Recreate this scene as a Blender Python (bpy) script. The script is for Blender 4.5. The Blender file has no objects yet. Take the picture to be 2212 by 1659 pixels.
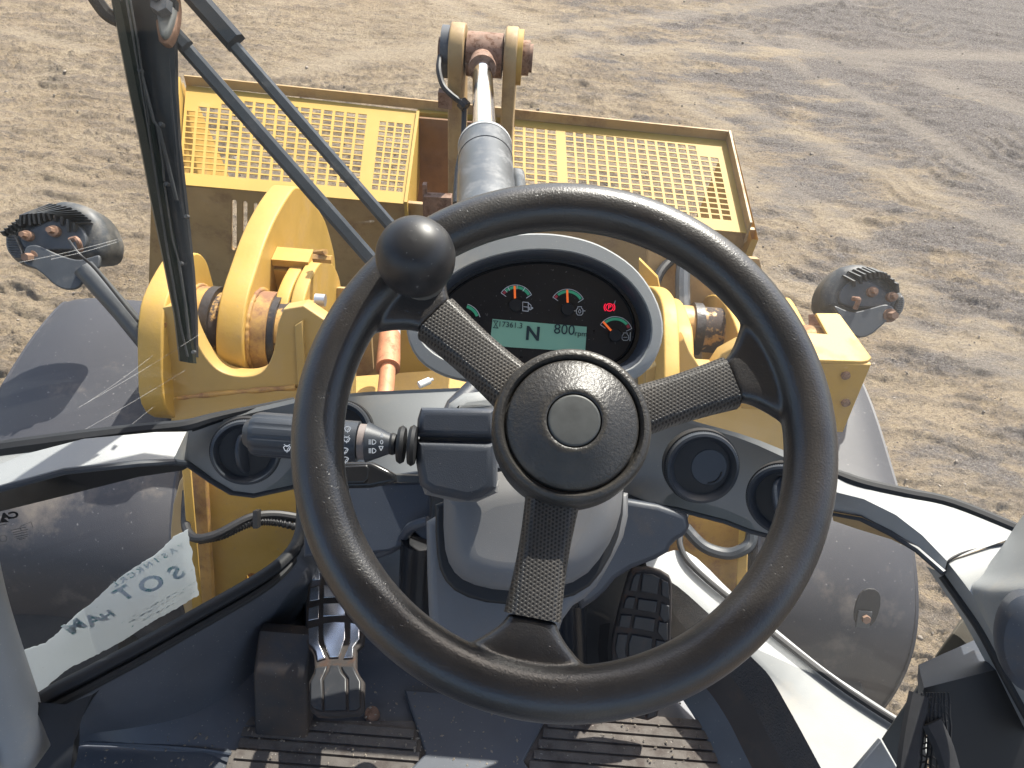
import bpy, math, random
import numpy as np
from mathutils import Vector, Matrix

R = math.radians
random.seed(4)
rng = np.random.default_rng(7)
sc = bpy.context.scene
col = sc.collection

# ------------------------------------------------------------------ camera
CAM_H = 2.8
PITCH, ROLL = R(45.0), R(4.5)
FPX = 1662.0                                  # focal length for a 2212 x 1659 frame
C0 = Vector((0, 0, CAM_H))
FW = Vector((0, math.cos(PITCH), -math.sin(PITCH)))
U0 = Vector((0, math.sin(PITCH), math.cos(PITCH)))
R0 = Vector((1, 0, 0))
RT = R0 * math.cos(ROLL) + U0 * math.sin(ROLL)
UP = -R0 * math.sin(ROLL) + U0 * math.cos(ROLL)
cam_d = bpy.data.cameras.new('camera')
cam_d.angle = 2 * math.atan(1106.0 / FPX)
cam_d.clip_start, cam_d.clip_end = 0.05, 2000
cam = bpy.data.objects.new('camera', cam_d)
cam.matrix_world = Matrix(((RT.x, UP.x, -FW.x, C0.x), (RT.y, UP.y, -FW.y, C0.y), (RT.z, UP.z, -FW.z, C0.z), (0, 0, 0, 1)))
col.objects.link(cam)
sc.camera = cam

# ------------------------------------------------------------------ sky, sun, exposure
SUN_AZ, SUN_EL = R(26), R(50)                # azimuth: to the right of straight ahead (+y)
w = bpy.data.worlds.new('World')
sc.world = w
w.use_nodes = True
nt = w.node_tree
sky = nt.nodes.new('ShaderNodeTexSky')
sky.sky_type = 'NISHITA'
sky.sun_disc = False
sky.sun_elevation = SUN_EL
sky.sun_rotation = SUN_AZ
sky.dust_density, sky.ozone_density = 3.0, .5
nt.links.new(sky.outputs[0], nt.nodes['Background'].inputs[0])
nt.nodes['Background'].inputs[1].default_value = 0.15
sd = bpy.data.lights.new('sun', 'SUN')
sd.energy, sd.angle, sd.color = 4.8, R(0.53), (1.0, 0.95, 0.87)
sun = bpy.data.objects.new('sun', sd)
SUN = Vector((math.sin(SUN_AZ) * math.cos(SUN_EL), math.cos(SUN_AZ) * math.cos(SUN_EL), math.sin(SUN_EL)))
sun.rotation_euler = SUN.to_track_quat('Z', 'Y').to_euler()
sun.location = (3, 6, 12)
col.objects.link(sun)
sc.view_settings.view_transform = 'Standard'
sc.view_settings.look = 'None'
sc.view_settings.gamma = 1
sc.view_settings.exposure = 1.05
sc.view_settings.use_curve_mapping = False
sc.cycles.max_bounces = 8
sc.cycles.transparent_max_bounces = 12
sc.cycles.use_denoising = True

# ------------------------------------------------------------------ geometry helpers
def ray(u, v):
    return FW + RT * ((u - 1106.0) / FPX) + UP * ((829.5 - v) / FPX)
def P(u, v, d):                               # a point seen at photo position u, v at distance d along the view
    return C0 + ray(u, v) * d
def PZ(u, v, z):                              # ... at height z (relative to the eye)
    r = ray(u, v)
    return C0 + r * (z / r.z)
def PY(u, v, y):
    r = ray(u, v)
    return C0 + r * (y / r.y)
def PX(u, v, x):
    r = ray(u, v)
    return C0 + r * (x / r.x)

class Fr:                                     # a plane with its own axes
    def __init__(s, o, n, ex=None):
        s.o = Vector(o)
        s.n = Vector(n).normalized()
        e = Vector(ex) if ex is not None else RT
        s.ex = (e - s.n * e.dot(s.n)).normalized()
        s.ey = s.n.cross(s.ex).normalized()
    def hit(s, u, v):
        r = ray(u, v)
        t = (s.o - C0).dot(s.n) / r.dot(s.n)
        q = C0 + r * t - s.o
        return (q.dot(s.ex), q.dot(s.ey))
    def at(s, x, y, z=0.0):
        return s.o + s.ex * x + s.ey * y + s.n * z
    def M(s):
        return Matrix(((s.ex.x, s.ey.x, s.n.x, s.o.x), (s.ex.y, s.ey.y, s.n.y, s.o.y), (s.ex.z, s.ey.z, s.n.z, s.o.z), (0, 0, 0, 1)))
def frontal(u, v, d, n=None):
    return Fr(P(u, v, d), -FW if n is None else n)

class MB:
    def __init__(s):
        s.v, s.f = [], []
    def add(s, vs, fs):
        b = len(s.v)
        s.v += [tuple(p) for p in vs]
        s.f += [tuple(i + b for i in f) for f in fs]
        return s
    def box(s, o, ax, ay, az):               # o = corner, three edge vectors
        o, ax, ay, az = Vector(o), Vector(ax), Vector(ay), Vector(az)
        vs = [o, o + ax, o + ax + ay, o + ay, o + az, o + ax + az, o + ax + ay + az, o + ay + az]
        fs = [(0, 3, 2, 1), (4, 5, 6, 7), (0, 1, 5, 4), (1, 2, 6, 5), (2, 3, 7, 6), (3, 0, 4, 7)]
        if ax.cross(ay).dot(az) < 0:
            fs = [f[::-1] for f in fs]
        return s.add(vs, fs)
    def tube(s, pts, rad, seg=12, caps=True, flat=1.0, ref=None, closed=False):
        pts = [Vector(p) for p in pts]
        n = len(pts)
        rads = rad if isinstance(rad, (list, tuple)) else [rad] * n
        nrm = None
        vs, fs = [], []
        for i, p in enumerate(pts):
            if closed:
                t = pts[(i + 1) % n] - pts[i - 1]
            else:
                t = pts[min(i + 1, n - 1)] - pts[max(i - 1, 0)]
            t.normalize()
            if nrm is None:
                a = Vector(ref) if ref is not None else (Vector((0, 0, 1)) if abs(t.z) < .9 else Vector((1, 0, 0)))
                nrm = (a - t * a.dot(t)).normalized()
            else:
                nrm = (nrm - t * nrm.dot(t)).normalized()
            bn = t.cross(nrm)
            for k in range(seg):
                a = 2 * math.pi * k / seg
                vs.append(p + (nrm * (math.cos(a) * flat) + bn * math.sin(a)) * rads[i])
        m = n if closed else n - 1
        for i in range(m):
            j = (i + 1) % n
            for k in range(seg):
                l = (k + 1) % seg
                fs.append((i * seg + k, i * seg + l, j * seg + l, j * seg + k))
        if caps and not closed:
            fs.append(tuple(range(seg - 1, -1, -1)))
            fs.append(tuple((n - 1) * seg + k for k in range(seg)))
        return s.add(vs, fs)
    def cyl(s, a, b, r, r2=None, seg=20):
        return s.tube([a, b], [r, r if r2 is None else r2], seg)
    def lathe(s, prof, M, seg=32):           # prof: (r, z) pairs, bottom to top or any order
        vs, fs = [], []
        for r, z in prof:
            for k in range(seg):
                a = 2 * math.pi * k / seg
                vs.append(M @ Vector((r * math.cos(a), r * math.sin(a), z)))
        for i in range(len(prof) - 1):
            for k in range(seg):
                l = (k + 1) % seg
                fs.append((i * seg + k, i * seg + l, (i + 1) * seg + l, (i + 1) * seg + k))
        if prof[-1][0] > 1e-6:
            fs.append(tuple((len(prof) - 1) * seg + k for k in range(seg)))
        if prof[0][0] > 1e-6:
            fs.append(tuple(range(seg - 1, -1, -1)))
        return s.add(vs, fs)
    def strip(s, rows, closed=False):         # rows of equally many points, a skin between them
        n = len(rows[0])
        vs = [p for r in rows for p in r]
        fs = []
        for i in range(len(rows) - 1):
            for k in range(n if closed else n - 1):
                l = (k + 1) % n
                fs.append((i * n + k, i * n + l, (i + 1) * n + l, (i + 1) * n + k))
        return s.add(vs, fs)
    def build(s, name, mat, parent=None, sharp=35, smooth=True):
        me = bpy.data.meshes.new(name)
        me.from_pydata(s.v, [], s.f)
        return finish(me, name, mat, parent, sharp, smooth)

def finish(me, name, mat, parent=None, sharp=35, smooth=True):
    me.validate()
    me.update()
    if smooth and len(me.polygons):
        me.polygons.foreach_set('use_smooth', [True] * len(me.polygons))
        me.set_sharp_from_angle(angle=R(sharp))
    me.materials.clear()
    me.materials.append(mat)
    o = bpy.data.objects.new(name, me)
    col.objects.link(o)
    if parent is not None:
        o.parent = parent
        if parent.type == 'EMPTY' and not parent.get('own_space'):
            o.matrix_parent_inverse = Matrix.Translation(-parent.location)
    return o

def thing(name, label, cat, loc=(0, 0, 0), group=None, matrix=None):
    o = bpy.data.objects.new(name, None)
    o.empty_display_size = 0.05
    col.objects.link(o)
    if matrix is not None:
        o.matrix_world = matrix
        o['own_space'] = True
    else:
        o.location = loc
    tag(o, label, cat, group)
    return o
def tag(o, label, cat, group=None):
    o['label'] = label
    o['category'] = cat
    if group:
        o['group'] = group
    return o
def struct(o, kind='structure'):
    o['kind'] = kind
    return o

def chaikin(p, k, closed=True):
    for _ in range(k):
        q = []
        n = len(p)
        for i in range(n if closed else n - 1):
            a, b = p[i], p[(i + 1) % n]
            q.append(tuple(x * .75 + y * .25 for x, y in zip(a, b)))
            q.append(tuple(x * .25 + y * .75 for x, y in zip(a, b)))
        if not closed:
            q = [p[0]] + q + [p[-1]]
        p = q
    return p
def spline(p, n=8, closed=False):             # Catmull-Rom through the points
    out = []
    m = len(p)
    for i in range(m if closed else m - 1):
        g = lambda j: Vector(p[j % m]) if closed else Vector(p[max(0, min(m - 1, j))])
        a, b, c, d = g(i - 1), g(i), g(i + 1), g(i + 2)
        for k in range(n):
            t = k / n
            out.append(.5 * ((2 * b) + (c - a) * t + (2 * a - 5 * b + 4 * c - d) * t * t + (3 * b - a - 3 * c + d) * t ** 3))
    if not closed:
        out.append(Vector(p[-1]))
    return out

def area2(p):
    return sum(p[i][0] * p[(i + 1) % len(p)][1] - p[(i + 1) % len(p)][0] * p[i][1] for i in range(len(p)))
def plate2(name, loops, M, thick, mat, parent=None, bevel=0.0, res=2, lift=0.0, sharp=35):
    """plate with holes from closed 2-D loops (metres); the front is at +lift, the back at lift - thick"""
    cu = bpy.data.curves.new('tmp', 'CURVE')
    cu.dimensions = '2D'
    cu.fill_mode = 'BOTH'
    cu.bevel_depth = bevel
    cu.bevel_resolution = res
    cu.offset = -bevel
    cu.extrude = max(thick / 2 - bevel, 0.0001)
    for lp in loops:
        sp = cu.splines.new('POLY')
        sp.points.add(len(lp) - 1)
        for q, p in zip(sp.points, lp):
            q.co = (p[0], p[1], 0, 1)
        sp.use_cyclic_u = True
    ob = bpy.data.objects.new('tmp', cu)
    me = bpy.data.meshes.new_from_object(ob)
    me.name = name
    me.transform(M @ Matrix.Translation((0, 0, lift - thick / 2)))
    bpy.data.objects.remove(ob)
    bpy.data.curves.remove(cu)
    return finish(me, name, mat, parent, sharp)
def plate(name, px, fr, thick, mat, parent=None, bevel=0.0, holes=(), smooth=0, res=2, lift=0.0, sharp=35):
    lp = [fr.hit(*p) for p in chaikin(list(px), smooth)]
    if area2(lp) < 0:
        lp = lp[::-1]
    hs = [[fr.hit(*p) for p in h] for h in holes]
    return plate2(name, [lp] + hs, fr.M(), thick, mat, parent, bevel, res, lift, sharp)
def ell(cx, cy, rx, ry, rot=0, n=40):
    c, s = math.cos(R(rot)), math.sin(R(rot))
    return [(cx + rx * math.cos(a) * c - ry * math.sin(a) * s, cy + rx * math.cos(a) * s + ry * math.sin(a) * c)
            for a in (2 * math.pi * k / n for k in range(n))]
def text(name, body, M, size, mat, parent=None, thick=0.0004, mirror=False, bold=0.0, align='CENTER'):
    cu = bpy.data.curves.new('tmp', 'FONT')
    cu.body = body
    cu.size = size
    cu.align_x = align
    cu.align_y = 'CENTER'
    cu.extrude = thick / 2
    cu.offset = bold
    cu.resolution_u = 4
    ob = bpy.data.objects.new('tmp', cu)
    me = bpy.data.meshes.new_from_object(ob)
    me.name = name
    if mirror:
        me.transform(Matrix.Diagonal((-1, 1, 1, 1)))
        me.flip_normals()
    me.transform(M)
    bpy.data.objects.remove(ob)
    bpy.data.curves.remove(cu)
    return finish(me, name, mat, parent)
def grid_plate(mb, corners, xs, ys, solid, thick, n):
    """perforated plate: corners bl, br, tr, tl; xs, ys in 0..1; solid[j][i] says which cells are metal"""
    bl, br, tr, tl = [Vector(c) for c in corners]
    nx, ny = len(xs), len(ys)
    pt = lambda i, j, k: (bl.lerp(br, xs[i])).lerp(tl.lerp(tr, xs[i]), ys[j]) - n * (thick * k)
    vs = [pt(i, j, k) for k in (0, 1) for j in range(ny) for i in range(nx)]
    I = lambda i, j, k: k * nx * ny + j * nx + i
    fs = []
    ok = lambda i, j: 0 <= i < nx - 1 and 0 <= j < ny - 1 and solid(i, j)
    for j in range(ny - 1):
        for i in range(nx - 1):
            if not ok(i, j):
                continue
            fs.append((I(i, j, 0), I(i + 1, j, 0), I(i + 1, j + 1, 0), I(i, j + 1, 0)))
            fs.append((I(i, j, 1), I(i, j + 1, 1), I(i + 1, j + 1, 1), I(i + 1, j, 1)))
            if not ok(i - 1, j): fs.append((I(i, j, 0), I(i, j + 1, 0), I(i, j + 1, 1), I(i, j, 1)))
            if not ok(i + 1, j): fs.append((I(i + 1, j, 0), I(i + 1, j, 1), I(i + 1, j + 1, 1), I(i + 1, j + 1, 0)))
            if not ok(i, j - 1): fs.append((I(i, j, 0), I(i, j, 1), I(i + 1, j, 1), I(i + 1, j, 0)))
            if not ok(i, j + 1): fs.append((I(i, j + 1, 0), I(i + 1, j + 1, 0), I(i + 1, j + 1, 1), I(i, j + 1, 1)))
    mb.add(vs, fs)

# ------------------------------------------------------------------ materials
def new_mat(name):
    m = bpy.data.materials.new(name)
    m.use_nodes = True
    return m, m.node_tree, m.node_tree.nodes['Principled BSDF']
def N(nt, typ, **kw):
    n = nt.nodes.new(typ)
    for k, v in kw.items():
        if k.startswith('i_'):
            n.inputs[k[2:].replace('_', ' ')].default_value = v
        else:
            setattr(n, k, v)
    return n
def c4(c):
    return (c[0], c[1], c[2], 1)
def coords(nt, scale=(1, 1, 1)):
    tc = N(nt, 'ShaderNodeTexCoord')
    if scale == (1, 1, 1):
        return tc.outputs['Object']
    mp = N(nt, 'ShaderNodeMapping')
    mp.inputs['Scale'].default_value = scale
    nt.links.new(tc.outputs['Object'], mp.inputs[0])
    return mp.outputs[0]
def noise(nt, co, scale, detail=4, rough=.6):
    n = N(nt, 'ShaderNodeTexNoise')
    n.inputs['Scale'].default_value = scale
    n.inputs['Detail'].default_value = detail
    n.inputs['Roughness'].default_value = rough
    nt.links.new(co, n.inputs['Vector'])
    return n.outputs['Fac']
def ramp(nt, fac, a, b, ca=(0, 0, 0, 1), cb=(1, 1, 1, 1)):
    r = N(nt, 'ShaderNodeValToRGB')
    r.color_ramp.elements[0].position, r.color_ramp.elements[1].position = a, b
    r.color_ramp.elements[0].color, r.color_ramp.elements[1].color = ca, cb
    nt.links.new(fac, r.inputs[0])
    return r.outputs[0]
def mixc(nt, fac, a, b):
    m = N(nt, 'ShaderNodeMix', data_type='RGBA')
    for s, x in ((0, fac), (6, a), (7, b)):
        if isinstance(x, (int, float)):
            m.inputs[s].default_value = x
        elif isinstance(x, tuple):
            m.inputs[s].default_value = x
        else:
            nt.links.new(x, m.inputs[s])
    return m.outputs[2]
def mth(nt, op, a, b=0.0):
    m = N(nt, 'ShaderNodeMath', operation=op)
    for s, x in ((0, a), (1, b)):
        if isinstance(x, (int, float)):
            m.inputs[s].default_value = x
        else:
            nt.links.new(x, m.inputs[s])
    return m.outputs[0]
def bump(nt, bs, h, strength, dist):
    b = N(nt, 'ShaderNodeBump')
    b.inputs['Strength'].default_value = strength
    b.inputs['Distance'].default_value = dist
    nt.links.new(h, b.inputs['Height'])
    nt.links.new(b.outputs[0], bs.inputs['Normal'])
    return b

def surf(name, c, rough=.5, metal=0.0, var=.15, vscale=9, dirt=None, dirt_amt=(.55, .75), dirt_scale=14, grain=0, gdist=.0004, gstr=.5,
         speck=None, speck_scale=350, spec=.5, coat=0.0):
    """painted or moulded surface: base colour with mottling, dirt patches, specks of dust and a fine grain"""
    m, nt, bs = new_mat(name)
    co = coords(nt)
    k = noise(nt, co, vscale, 6)
    lo = c4([x * (1 - var) for x in c])
    hi = c4([min(1, x * (1 + var)) for x in c])
    out = mixc(nt, ramp(nt, k, .3, .7), lo, hi)
    rg = None
    if dirt is not None:
        dk = ramp(nt, noise(nt, co, dirt_scale, 8, .7), *dirt_amt)
        out = mixc(nt, dk, out, c4(dirt))
        rg = mth(nt, 'ADD', mth(nt, 'MULTIPLY', dk, .35), rough)
    if speck is not None:
        sp = ramp(nt, noise(nt, co, speck_scale, 2, .5), .70, .76)
        out = mixc(nt, mth(nt, 'MULTIPLY', sp, .6), out, c4(speck))
    nt.links.new(out, bs.inputs['Base Color'])
    if rg is None:
        rg = mth(nt, 'ADD', mth(nt, 'MULTIPLY', k, .16), rough - .08)
    nt.links.new(rg, bs.inputs['Roughness'])
    bs.inputs['Metallic'].default_value = metal
    bs.inputs['Specular IOR Level'].default_value = spec
    bs.inputs['Coat Weight'].default_value = coat
    if grain:
        bump(nt, bs, noise(nt, co, grain, 2, .5), gstr, gdist)
    return m
def flat(name, c, rough=.5, metal=0.0, emit=0.0):
    m, nt, bs = new_mat(name)
    bs.inputs['Base Color'].default_value = c4(c)
    bs.inputs['Roughness'].default_value = rough
    bs.inputs['Metallic'].default_value = metal
    if emit:
        bs.inputs['Emission Color'].default_value = c4(c)
        bs.inputs['Emission Strength'].default_value = emit
    return m

YEL = (.45, .275, .058)
M = {}
M['yellow'] = surf('yellow_paint', YEL, .56, var=.14, vscale=7, dirt=(.33, .21, .085), dirt_amt=(.50, .78), dirt_scale=7, grain=130, gdist=.0012, gstr=.25, speck=(.30, .22, .12), speck_scale=160)
M['yellow_grid'] = surf('yellow_guard_paint', (.40, .250, .045), .62, var=.08, vscale=3, dirt=(.45, .30, .12), dirt_amt=(.58, .8), dirt_scale=6)
M['yellow_worn'] = surf('worn_yellow_paint', (.40, .23, .06), .55, var=.2, vscale=8, dirt=(.20, .10, .055), dirt_amt=(.48, .62), dirt_scale=9, grain=60, gdist=.001)
M['brown_and_shade'] = surf('brown_and_shaded_yellow_paint', (.36, .24, .105), .55, var=.15, vscale=4, dirt=(.20, .115, .06), dirt_amt=(.5, .75), dirt_scale=7)  # yellow browned to hold the shade of rear faces; plain brown on small parts
M['shade_yellow'] = surf('shade_dulled_yellow_paint', (.40, .26, .08), .5, var=.12, vscale=5, dirt=(.34, .235, .12), dirt_amt=(.5, .8), dirt_scale=5, speck=(.28, .22, .13), speck_scale=150)  # frame yellow darkened in colour for the shaded rear plates, plus dirt specks
M['rust'] = surf('rusty_brown_steel', (.23, .135, .09), .75, var=.3, vscale=30, dirt=(.12, .06, .035), dirt_amt=(.5, .62), dirt_scale=45, grain=250, gdist=.001)
M['bolt_rust'] = surf('dusty_orange_rust', (.21, .125, .082), .8, var=.25, vscale=40, dirt=(.17, .095, .06), dirt_amt=(.52, .66), dirt_scale=60)
M['hose_rust'] = surf('orange_rusted_steel', (.46, .20, .10), .6, metal=.2, var=.2, vscale=30, dirt=(.25, .11, .06), dirt_amt=(.52, .7), dirt_scale=40)
M['greasy'] = surf('greasy_worn_pin_boss', (.42, .24, .07), .5, var=.2, vscale=10, dirt=(.045, .032, .028), dirt_amt=(.47, .53), dirt_scale=16, grain=90, gdist=.002)
M['grease'] = surf('black_grease', (.025, .02, .018), .45, var=.4, vscale=30, dirt=(.16, .10, .05), dirt_amt=(.6, .7), dirt_scale=40, grain=120, gdist=.002)
M['steel_dark'] = surf('dark_grey_painted_steel', (.055, .06, .065), .42, var=.2, vscale=14, dirt=(.16, .15, .14), dirt_amt=(.55, .8), dirt_scale=12)
M['cyl_grey'] = surf('scuffed_grey_cylinder_paint', (.062, .068, .074), .38, var=.2, vscale=12, dirt=(.20, .20, .20), dirt_amt=(.5, .75), dirt_scale=18, spec=.6)
M['chrome'] = flat('chromed_rod', (.80, .81, .84), .10, 1.0)
M['pad_chrome'] = surf('polished_pedal_metal', (.86, .87, .90), .20, 1.0, var=.04, vscale=50)
M['lamp_body'] = surf('grey_lamp_housing', (.036, .040, .043), .5, var=.15, vscale=20, dirt=(.19, .17, .14), dirt_amt=(.5, .8), dirt_scale=16)
M['lens'] = surf('ribbed_lamp_lens', (.12, .115, .105), .2, var=.3, vscale=150)
M['fender'] = surf('matt_grey_fender_plastic', (.038, .038, .044), .55, var=.08, vscale=4, dirt=(.24, .20, .16), dirt_amt=(.55, .85), dirt_scale=4, grain=700, gdist=.0006, speck=(.22, .21, .2), speck_scale=120)
M['tyre'] = surf('tyre_rubber', (.03, .028, .027), .85, var=.3)
M['bright'] = flat('bright_zinc', (.7, .7, .7), .3, .8)
# cab interior
M['silver'] = surf('silver_grey_dash_plastic', (.275, .285, .285), .45, var=.05, vscale=6, dirt=(.44, .38, .30), dirt_amt=(.55, .9), dirt_scale=7, grain=1100, gdist=.0006, gstr=.35, speck=(.5, .47, .42), speck_scale=420)
M['silver_lo'] = M['silver']
M['grey'] = surf('mid_grey_column_plastic', (.15, .15, .152), .5, var=.08, vscale=8, dirt=(.18, .155, .135), dirt_amt=(.52, .85), dirt_scale=9, grain=1200, gdist=.0005, gstr=.3, speck=(.25, .24, .22), speck_scale=480)
M['dark'] = surf('charcoal_plastic', (.044, .052, .068), .46, var=.12, vscale=9, grain=1000, gdist=.0006, gstr=.35, dirt=(.10, .085, .07), dirt_amt=(.55, .85), dirt_scale=10, speck=(.22, .21, .2), speck_scale=420)
M['vent'] = surf('black_vent_plastic', (.034, .040, .050), .42, var=.12, vscale=20, grain=1500, gdist=.0003, gstr=.25)
M['gloss'] = surf('glossy_black_plastic', (.014, .015, .017), .22, var=.1, vscale=20)
M['black'] = surf('matt_black_plastic', (.012, .012, .013), .55, var=.1, vscale=20)
M['floor'] = surf('navy_black_floor_moulding', (.085, .094, .112), .42, var=.15, vscale=6, dirt=(.10, .075, .06), dirt_amt=(.60, .88), dirt_scale=8, grain=900, gdist=.0006, gstr=.25, speck=(.40, .38, .35), speck_scale=260)
M['mat'] = surf('dusty_rubber_floor_mat', (.125, .110, .098), .8, var=.22, vscale=22, dirt=(.07, .055, .05), dirt_amt=(.48, .7), dirt_scale=20, grain=500, gdist=.0008, speck=(.45, .42, .38), speck_scale=240)
M['tex_black'] = surf('coarse_grained_black_panel', (.060, .060, .064), .5, var=.1, vscale=8, grain=330, gdist=.003, gstr=1.0, dirt=(.14, .115, .095), dirt_amt=(.5, .85), dirt_scale=9)
M['seal'] = surf('black_rubber_seal', (.010, .011, .013), .58, var=.2, vscale=20)
M['felt'] = surf('worn_pedal_rubber', (.040, .033, .030), .75, var=.35, vscale=40, dirt=(.085, .05, .036), dirt_amt=(.54, .66), dirt_scale=40)
M['padrub'] = surf('black_pedal_pad', (.032, .034, .038), .4, var=.2, vscale=30, dirt=(.09, .06, .045), dirt_amt=(.55, .75), dirt_scale=30)
M['wiper'] = surf('black_wiper_metal', (.022, .027, .034), .38, var=.25, vscale=14, dirt=(.15, .15, .15), dirt_amt=(.62, .9), dirt_scale=18)
M['wiper_arm'] = surf('grey_wiper_arm', (.045, .052, .062), .40, var=.2, vscale=18, dirt=(.17, .17, .17), dirt_amt=(.55, .9), dirt_scale=20)
M['print'] = flat('white_print', (.72, .75, .78), .5)
M['orange'] = flat('orange_needle', (.9, .16, .03), .4, emit=.25)
M['green'] = flat('green_gauge_band', (.045, .30, .17), .5, emit=.12)
M['red'] = flat('red_gauge_band', (.30, .035, .05), .5, emit=.1)
M['red_lit'] = flat('lit_red_warning_lamp', (.75, .015, .05), .4, emit=.55)
M['lcd'] = surf('lcd_glass', (.26, .50, .37), .3, var=.03, vscale=6)
M['lcd_ink'] = flat('lcd_segment', (.022, .045, .055), .4)
M['gauge_face'] = surf('dark_gauge_face', (.016, .016, .018), .3, var=.1, vscale=30, speck=(.25, .25, .25), speck_scale=300)
M['paper'] = surf('scuffed_white_sticker', (.54, .57, .58), .6, var=.05, vscale=20, speck=(.12, .13, .14), speck_scale=130)
M['ink_green'] = None
M['decal'] = flat('black_decal_print', (.012, .012, .013), .5)
M['net'] = surf('black_netting', (.02, .02, .022), .8, var=.3, vscale=60)

def paper_mat():
    m = M['paper']
    nt = m.node_tree
    bs = nt.nodes['Principled BSDF']
    out = nt.nodes['Material Output']
    tl = N(nt, 'ShaderNodeBsdfTranslucent')
    tl.inputs[0].default_value = (.70, .73, .74, 1)
    mx = N(nt, 'ShaderNodeMixShader')
    mx.inputs[0].default_value = .6
    nt.links.new(bs.outputs[0], mx.inputs[1])
    nt.links.new(tl.outputs[0], mx.inputs[2])
    nt.links.new(mx.outputs[0], out.inputs[0])
paper_mat()
def worn_ink():
    m, nt, bs = new_mat('worn_green_ink')
    co = coords(nt)
    k = ramp(nt, noise(nt, co, 130, 5, .75), .40, .49)
    nt.links.new(mixc(nt, k, c4((.20, .42, .39)), c4((.64, .68, .69))), bs.inputs['Base Color'])
    bs.inputs['Roughness'].default_value = .6
    return m
M['ink_green'] = worn_ink()

def wheel_rubber():
    m, nt, bs = new_mat('pebbled_black_wheel_foam')
    co = coords(nt)
    big = noise(nt, co, 16, 5)
    dust = ramp(nt, noise(nt, co, 9, 6, .65), .42, .8)
    c = mixc(nt, ramp(nt, big, .3, .7), c4((.010, .010, .012)), c4((.020, .020, .021)))
    c = mixc(nt, mth(nt, 'MULTIPLY', dust, .42), c, c4((.070, .056, .045)))
    pit = ramp(nt, noise(nt, co, 330, 2, .5), .66, .72)
    pm = ramp(nt, noise(nt, co, 22, 3, .6), .45, .62)
    pits = mth(nt, 'MULTIPLY', pit, pm)
    nt.links.new(c, bs.inputs['Base Color'])
    nt.links.new(mth(nt, 'ADD', mth(nt, 'MULTIPLY', big, .25), .22), bs.inputs['Roughness'])
    fine = noise(nt, co, 620, 2, .5)
    h = mth(nt, 'SUBTRACT', fine, mth(nt, 'MULTIPLY', pits, 1.6))
    bs.inputs['Specular IOR Level'].default_value = .8
    bump(nt, bs, h, .32, .0008)
    return m
M['wheel'] = wheel_rubber()
def hex_rubber():
    m, nt, bs = new_mat('honeycomb_spoke_rubber')
    tc = N(nt, 'ShaderNodeTexCoord')
    sep = N(nt, 'ShaderNodeSeparateXYZ')
    nt.links.new(tc.outputs['Object'], sep.inputs[0])
    k = 2 * math.pi / .0026
    tot = None
    for a in (0, 60, 120):
        t = mth(nt, 'ADD', mth(nt, 'MULTIPLY', sep.outputs[0], k * math.cos(R(a))), mth(nt, 'MULTIPLY', sep.outputs[1], k * math.sin(R(a))))
        t = mth(nt, 'COSINE', t)
        tot = t if tot is None else mth(nt, 'ADD', tot, t)
    dots = ramp(nt, mth(nt, 'MULTIPLY', mth(nt, 'ADD', tot, 1.5), .2222), .28, .62)
    co = tc.outputs['Object']
    big = noise(nt, co, 18, 5)
    base = mixc(nt, ramp(nt, big, .35, .75), c4((.048, .045, .042)), c4((.10, .09, .08)))
    base = mixc(nt, dots, base, c4((.014, .013, .013)))  # shade of the pits put into the colour, ridges left lighter as if lit
    nt.links.new(base, bs.inputs['Base Color'])
    bs.inputs['Roughness'].default_value = .42
    h = mth(nt, 'ADD', mth(nt, 'MULTIPLY', dots, -1.0), mth(nt, 'MULTIPLY', noise(nt, co, 700, 2), .25))
    bump(nt, bs, h, .9, .0009)
    return m
M['hex'] = hex_rubber()
def hub_leather():
    m, nt, bs = new_mat('leather_grained_hub')
    co = coords(nt)
    big = noise(nt, co, 26, 5)
    c = mixc(nt, ramp(nt, big, .35, .75), c4((.028, .027, .026)), c4((.058, .053, .047)))
    nt.links.new(c, bs.inputs['Base Color'])
    bs.inputs['Roughness'].default_value = .36
    h = noise(nt, co, 380, 3, .6)
    bump(nt, bs, h, .6, .0012)
    return m
M['hub'] = hub_leather()
M['button'] = surf('smooth_grey_hub_button', (.058, .061, .060), .5, var=.25, vscale=60)
M['knob'] = surf('smooth_black_knob', (.020, .020, .022), .42, var=.1, vscale=30, speck=(.2, .2, .2), speck_scale=300)

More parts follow.
